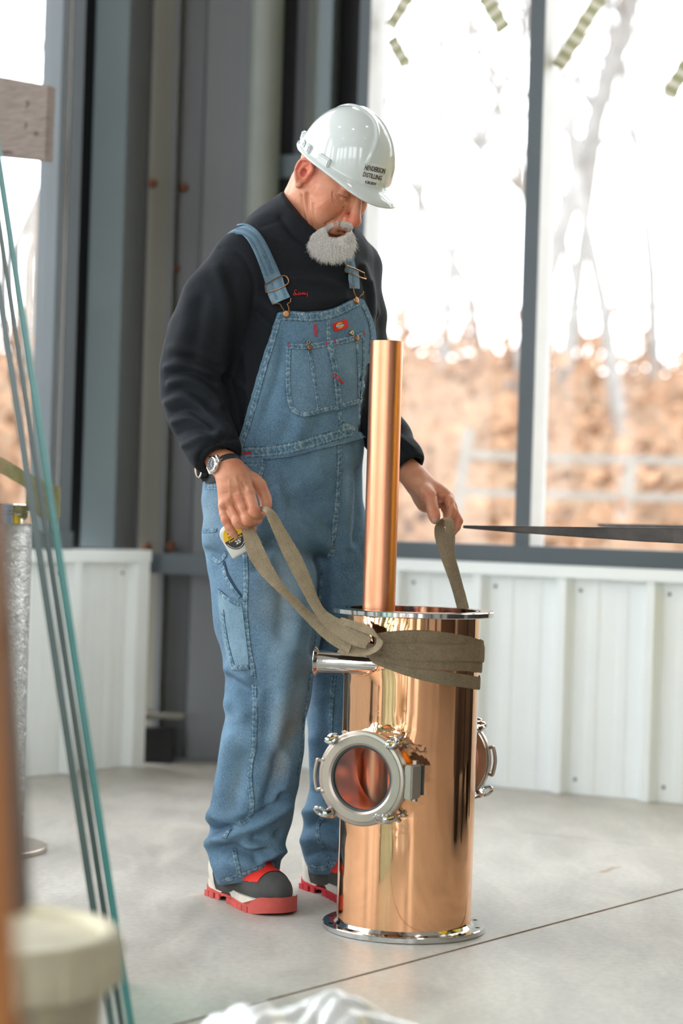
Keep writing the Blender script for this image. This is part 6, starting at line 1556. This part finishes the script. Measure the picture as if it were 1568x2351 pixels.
M_sil = pbr('silver_case', (206, 204, 198), .32, .25, .04); M_ty = pbr('yellow_dial', (226, 178, 24), .5, var=.05); M_tk = pbr('black_dial', (36, 34, 32), .5, var=.1)
V = []; Fc = []; prf = [(.90, .018), (.97, .0165), (1.0, .013), (1.0, -.013), (.97, -.0165), (.90, -.018)]
rr0 = rrect(hw_, hh_, .014, 6, .020); n = len(rr0)
for s_, z_ in prf: V += [TMx @ Vector((x * s_, y * s_, z_)) for x, y in rr0]
for i in range(len(prf) - 1):
    for k in range(n): Fc.append((i * n + k, (i + 1) * n + k, (i + 1) * n + (k + 1) % n, i * n + (k + 1) % n))
Fc += [tuple(range(n)), tuple(range((len(prf) - 1) * n, len(prf) * n))[::-1]]
mk('case', V, Fc, M_sil, tm, True, sharp=30)
dc = Vector((.001, .004, .018)); R_ = .0248
def half(y0, y1, z, mt, name, R2=R_):
    pts = [(R2 * cos(a), R2 * 1.12 * sin(a)) for a in np.linspace(0, 2 * pi, 49)[:-1]]; pts = [(x, min(max(y, y0), y1)) for x, y in pts]; V = [TMx @ (dc + Vector((x, y, z))) for x, y in pts] + [TMx @ (dc + Vector((x, y, z - .001))) for x, y in pts]; m_ = len(pts)
    return mk(name, V, [tuple(range(m_))] + [(i, i + m_, (i + 1) % m_ + m_, (i + 1) % m_) for i in range(m_)], mt, tm)
half(-9, .0005, .0008, M_tk, 'dial'); half(.0005, 9, .0008, M_ty, 'dial')
G().tube([TMx @ (dc + Vector((.0222 * cos(a), .0248 * sin(a), .0013))) for a in np.linspace(pi * 1.08, pi * 1.95, 22)], .0005, 4).obj('dial_ring', M_lw, tm)
def ttext(b, x, y, w, h, mt):
    Vt, Ft = text_mesh(b, 1, 1, .02); lo = Vt.min(0); hi = Vt.max(0); Vt = (Vt - (lo + hi) / 2) / (hi - lo)
    mk('dial_lettering', [TMx @ (dc + Vector((x + a * w, y + c_ * h, .0014))) for a, c_ in Vt], Ft, mt, tm)
ttext('STANLEY', .000, .0050, .026, .0050, M_tk); ttext('PowerLock', .001, -.0035, .034, .0052, M_ty); ttext("25'", .0035, -.0120, .0150, .0088, M_lw); ttext('■', -.008, .0135, .004, .003, M_lb)
G().box(TMx @ Vector((hw_ + .006, -.020, 0)), (.014, .014, .022), TMx.to_3x3()).obj('blade_mouth', M_ty, tm); G().box(TMx @ Vector((hw_ + .012, -.032, 0)), (.003, .012, .020), TMx.to_3x3()).obj('blade_hook', M_silvr, tm); G().box(TMx @ Vector((hw_ + .004, .0, 0)), (.008, .024, .022), TMx.to_3x3()).obj('lock_button', M_ty, tm)
G().box(TMx @ Vector((0, .012, -.022)), (.022, .05, .0025), TMx.to_3x3()).obj('belt_clip', M_sil, tm)
# ---------------------------------------------------------------- foreground on the left, bag, second column
def m_edge(name, col, rough=.2): return pbr(name, col, rough, var=.15, vscale=8)
M_gedge = m_edge('teal_glass_edge', (74, 138, 136)); M_gedge2 = m_edge('dark_glass_edge', (66, 84, 82))
M_gface = m_glass('pane_glass', (.90, .955, .94, 1))
def leanpane(xt, xb, d, th, deep, medge, lab):
    "pane seen edge-on: edge from (xt, 480) to (xb, 2351) at depth d"
    a = P(xt, 480, d); b = P(xb, 2351, d); dr = (b - a).normalized(); k = (0.001 - a.z) / dr.z; b = a + dr * k; top = a - dr * .15
    side = Vector((1, 0, 0)); side = (side - dr * side.dot(dr)).normalized(); away = dr.cross(side); away = away if away.y > 0 else -away
    view = (P((xt + xb) / 2, 1400, d) - CAMV).normalized(); away = (away + side * (view.dot(side) / max(view.dot(away), .1)) ).normalized()
    g = G(); V = [];
    for p in (top, b):
        for s_, w_ in ((0, 0), (th, 0), (th, deep), (0, deep)): V.append(p + side * s_ + away * w_)
    o = mk('glass_pane', V, [(0, 1, 5, 4), (1, 2, 6, 5), (2, 3, 7, 6), (3, 0, 4, 7), (0, 3, 2, 1), (4, 5, 6, 7)], [medge, M_gface, M_gedge2]); o.data.polygons[1].material_index = 1; o.data.polygons[3].material_index = 1; o.data.polygons[2].material_index = 2
    tag(o, lab, 'glass pane', 'glass sheets leaning on the left')
leanpane(-38, 247, 3.42, .012, .55, M_gedge2, 'leaning glass sheet, leftmost of the three, dark edge towards the camera')
leanpane(-14, 272, 3.44, .010, .55, M_gedge2, 'leaning glass sheet in the middle of the three')
leanpane(6, 292, 3.46, .012, .55, M_gedge, 'leaning glass sheet with the brightest teal edge, rightmost of the three')
M_or = pbr('orange_fibreglass', (138, 82, 18), .55, var=.12, vscale=4); M_brn = pbr('dark_brown_steel', (50, 42, 37), .5, var=.15)
lad = empty('step_ladder', (-.17, 1.45, 0), 'orange fibreglass step ladder cut off by the left border, very close', 'ladder')
def lean(xt, yt, xb, yb, d, w, t, name, mt, floor=True, db=None):
    a = P(xt, yt, d); b = P(xb, yb, db or d); dr = (b - a).normalized()
    if floor: b = a + dr * ((.0 - a.z) / dr.z)
    side = Vector((1, 0, 0)); side = (side - dr * side.dot(dr)).normalized(); aw = dr.cross(side)
    V = [p + side * s_ + aw * q_ for p in (a, b) for s_, q_ in ((0, 0), (-w, 0), (-w, t), (0, t))]
    if floor:
        for i in range(4, 8): V[i] = Vector((V[i].x, V[i].y, 0.0))
    o = mk(name, V, [(0, 1, 5, 4), (1, 2, 6, 5), (2, 3, 7, 6), (3, 0, 4, 7), (0, 3, 2, 1), (4, 5, 6, 7)], mt, lad)
    bm = bmesh.new(); bm.from_mesh(o.data); bmesh.ops.recalc_face_normals(bm, faces=bm.faces[:]); bm.to_mesh(o.data); bm.free(); return a, b
a, b = lean(-8, 1000, 48, 2351, 1.5, .07, .03, 'rail', M_or)
a2, b2 = lean(-900, 1000, -1300, 2351, 1.6, .07, .03, 'rail', M_or)
for k in range(3):
    z_ = .25 + .28 * k; p = b + (a - b) * (z_ / a.z); p2 = b2 + (a2 - b2) * (z_ / a2.z); G().tube([p, p2], .016, 8).obj('rung', M_brn, lad)
lean(14, 1150, 74, 2078, 2.05, .026, .05, 'brace', M_brn, False)
# bucket with lid
bk = P(-60, 2200, 2.55); bx, by = bk.x + .0, 2.62
buck = empty('plastic_bucket', (bx, by, 0), 'cream plastic bucket with a dented lid in front of the leaning glass', 'bucket')
M_buc = pbr('cream_plastic', (158, 151, 128), .5, var=.12, vscale=6); M_lid = pbr('dirty_white_lid', (186, 179, 154), .55, var=.2, vscale=9); M_blab = pbr('navy_label', (44, 48, 74), .5, var=.3, vscale=18)
zl = P(150, 2172, by - .1).z; T_ = Matrix.Translation((bx, by, 0))
RL = P(272, 2180, by).x - bx
G().lathe([(0, 0), (RL - .035, 0), (RL - .030, .004), (RL - .017, zl - .07), (RL - .008, zl - .068), (RL - .008, zl - .05), (RL - .015, zl - .04)], T_, 48).obj('body', M_buc, buck, True, 40)
lid = G().lathe([(RL - .012, zl - .066), (RL + .002, zl - .064), (RL + .003, zl - .010), (RL - .004, zl), (RL - .016, zl), (RL - .022, zl - .012), (0, zl - .010)], T_, 64); lo_ = lid.obj('lid', M_lid, buck, True, 40)
for k in range(16):
    a_ = 2 * pi * k / 16; G().box((bx + cos(a_) * (RL + .004), by + sin(a_) * (RL + .004), zl - .04), (.004, .012, .05), Matrix.Rotation(a_, 3, 'Z')).obj('lid_rib', M_lid, buck)
def blabel(a0, a1, z0, z1, mt):
    V = []; m_ = 8
    for i in range(m_ + 1):
        a_ = a0 + (a1 - a0) * i / m_
        for z_ in (z0, z1):
            r_ = RL - .0295 + .013 * z_ / max(zl - .07, .1); V.append((bx + cos(a_) * r_, by + sin(a_) * r_, z_)); 
    mk('paper_label', V, [(2 * i, 2 * i + 2, 2 * i + 3, 2 * i + 1) for i in range(m_)], mt, buck, True)
blabel(radians(-62), radians(-38), zl - .24, zl - .10, M_blab)
# crumpled clear plastic at the lower border
M_bag = NT('milky_plastic'); M_bag.set(Roughness=.42, Transmission_Weight=.35, Subsurface_Weight=0.0, Specular_IOR_Level=.5); M_bag.b.inputs['Base Color'].default_value = lin((226, 228, 226)); M_bag.l(M_bag.bump(M_bag.noise(M_bag.coord('Position'), 10, 3, .5, .8), .3, .01), M_bag.b.inputs['Normal']); M_bag = M_bag.m
c_ = FL(700, 2351); c_ = Vector((P(706, 2351, 3.15).x, 3.16, 0)); V = []; Fc = []; nu, nv = 72, 26
for j in range(nv + 1):
    for i in range(nu):
        a_ = 2 * pi * i / nu; r_ = j / nv; x, y = cos(a_) * r_, sin(a_) * r_; w_ = 1 + .16 * sin(3 * a_ + .5) + .07 * sin(7 * a_)
        z = (.185 * (1 - r_ ** 2.2) * (.85 + .25 * sin(a_ * 2 + 1.2) * r_) + .018 * sin(x * 9 + y * 5) * (1 - r_) + .010 * abs(sin(x * 17 - y * 11)) * (1 - r_ ** 3)); V.append((c_.x + x * .24 * w_, c_.y + y * .17 * w_, max(z, 0) + .002))
for j in range(nv):
    for i in range(nu): k = (i + 1) % nu; Fc.append((j * nu + i, j * nu + k, (j + 1) * nu + k, (j + 1) * nu + i)) if j else None
Fc = [(j * nu + i, j * nu + (i + 1) % nu, (j + 1) * nu + (i + 1) % nu, (j + 1) * nu + i) for j in range(nv) for i in range(nu)]
o = mk('plastic_bag', V, Fc, M_bag, None, True); tag(o, 'crumpled milky plastic bag on the floor at the lower border', 'plastic bag')
# wrapped stainless column standing at the left border
def m_wrap():
    t = NT('film_wrapped_steel'); t.set(Metallic=.75, Coat_Weight=.6, Coat_Roughness=.08); t.b.inputs['Base Color'].default_value = lin((190, 190, 186))
    v = t.coord('Position', (1, 1, 2.4)); r = t.n('ShaderNodeTexNoise'); r.inputs['Scale'].default_value = 26; r.inputs['Detail'].default_value = 5; r.inputs['Distortion'].default_value = 2.2; t.l(v, r.inputs['Vector'])
    g_ = t.math('ABSOLUTE', t.math('SUBTRACT', r.outputs['Fac'], .5)); hgt = t.math('SUBTRACT', 1.0, t.math('MULTIPLY', g_, 9, clamp=True))
    nb = t.bump(hgt, .9, .008, t.bump(r.outputs['Fac'], .6, .01)); t.l(nb, t.b.inputs['Normal']); t.l(nb, t.b.inputs['Coat Normal']); t.set(Roughness=.32); return t.m
M_wrap = m_wrap(); wp = Vector((P(-51, 1955, 5.47).x, 5.47, 0)); Tw = Matrix.Translation(wp)
wcx = empty('wrapped_column', wp, 'stainless column wrapped in clear film, standing at the left border', 'still column')
zt_ = P(60, 1158, 5.4).z
G().lathe([(0, 0), (.177, 0), (.179, .002), (.179, .012), (.177, .014), (.115, .014)], Tw, 72).obj('base_flange', M_stb, wcx, True, 30)
G().lathe([(.115, .014), (.116, zt_ - .05)], Tw, 72).obj('wrapped_shell', M_wrap, wcx, True)
G().lathe([(.116, zt_ - .052), (.121, zt_ - .05), (.121, zt_ - .028), (.118, zt_ - .026), (.118, zt_ - .02), (.121, zt_ - .018), (.121, zt_ - .002), (.119, zt_), (0, zt_)], Tw, 72).obj('lid', M_st, wcx, True, 30)
M_ol = m_web('olive_strap', (104, 104, 66), (138, 134, 88))
so = empty('folded_strap', Vector((wp.x, wp.y - .05, zt_)), 'olive strap lying folded over the wrapped column', 'strap')
def fr2(pts): 
    P3 = [P(x, y, d) for x, y, d, *_ in pts]; L3 = [Vector((0, q[4], 1)).normalized() * (q[3] / FPX * q[2]) for q in pts]; return ribbon('band', P3, L3, M_ol, so, .006)
fr2([(-120, 1128, 5.45, 22, 1.6), (-60, 1078, 5.42, 24, 1.0), (-10, 1066, 5.38, 22, .7), (30, 1084, 5.36, 20, .6), (66, 1106, 5.36, 20, .6), (98, 1126, 5.36, 24, .3), (124, 1148, 5.37, 34, .1), (136, 1156, 5.40, 36, 0), (128, 1160, 5.43, 34, .0), (104, 1164, 5.44, 30, .1), (60, 1150, 5.45, 18, .5)])
# weathered board poking in at the left, on a post out of view
M_wd = NT('weathered_board'); v_ = M_wd.coord('Position', (2, 2, 14)); M_wd.l(M_wd.ramp(M_wd.noise(v_, 9, 5, .6), [(.3, (112, 100, 94)), (.7, (140, 128, 120))]), M_wd.b.inputs['Base Color']); M_wd.set(Roughness=.85); M_wd = M_wd.m
M_mark = pbr('dark_stencil_mark', (86, 74, 72), .9, var=.2)
bd = empty('board_sign', P(-80, 270, 6.1), 'grey-brown board with dark marks poking in at the left border', 'board')
q4 = [P(-160, 146, 6.45), P(112, 196, 6.2), P(105, 369, 6.2), P(-160, 344, 6.45)]
nb_ = (q4[1] - q4[0]).cross(q4[3] - q4[0]).normalized(); nb_ = nb_ if nb_.y > 0 else -nb_
V = q4 + [p + nb_ * .035 for p in q4]; bo_ = mk('plank', V, [(0, 1, 2, 3), (7, 6, 5, 4), (0, 4, 5, 1), (1, 5, 6, 2), (2, 6, 7, 3), (3, 7, 4, 0)], M_wd, bd)
bm = bmesh.new(); bm.from_mesh(bo_.data); bmesh.ops.recalc_face_normals(bm, faces=bm.faces[:]); bmesh.ops.bevel(bm, geom=bm.edges[:], offset=.004, segments=1, affect='EDGES'); bm.to_mesh(bo_.data); bm.free()
pc = (q4[0] + q4[3]) / 2 + nb_ * .06; G().box((pc.x, pc.y, pc.z / 2 + .15), (.09, .05, pc.z + .3)).obj('post', M_wd, bd)
BV_BD = BVHTree.FromPolygons([tuple(v) for v in q4], [(0, 1, 2, 3)])
for poly in ([(40, 232), (58, 226), (70, 236), (62, 250), (46, 248)], [(36, 284), (52, 276), (64, 284), (60, 298), (42, 296)], [(4, 230), (14, 232), (16, 296), (6, 292)], [(76, 304), (86, 300), (90, 310), (80, 314)], [(0, 346), (20, 344), (34, 352), (10, 356)]):
    patch('stencil_mark', poly, BV_BD, .001, .001, M_mark, bd, 10, guess=6.3, smooth_n=0)
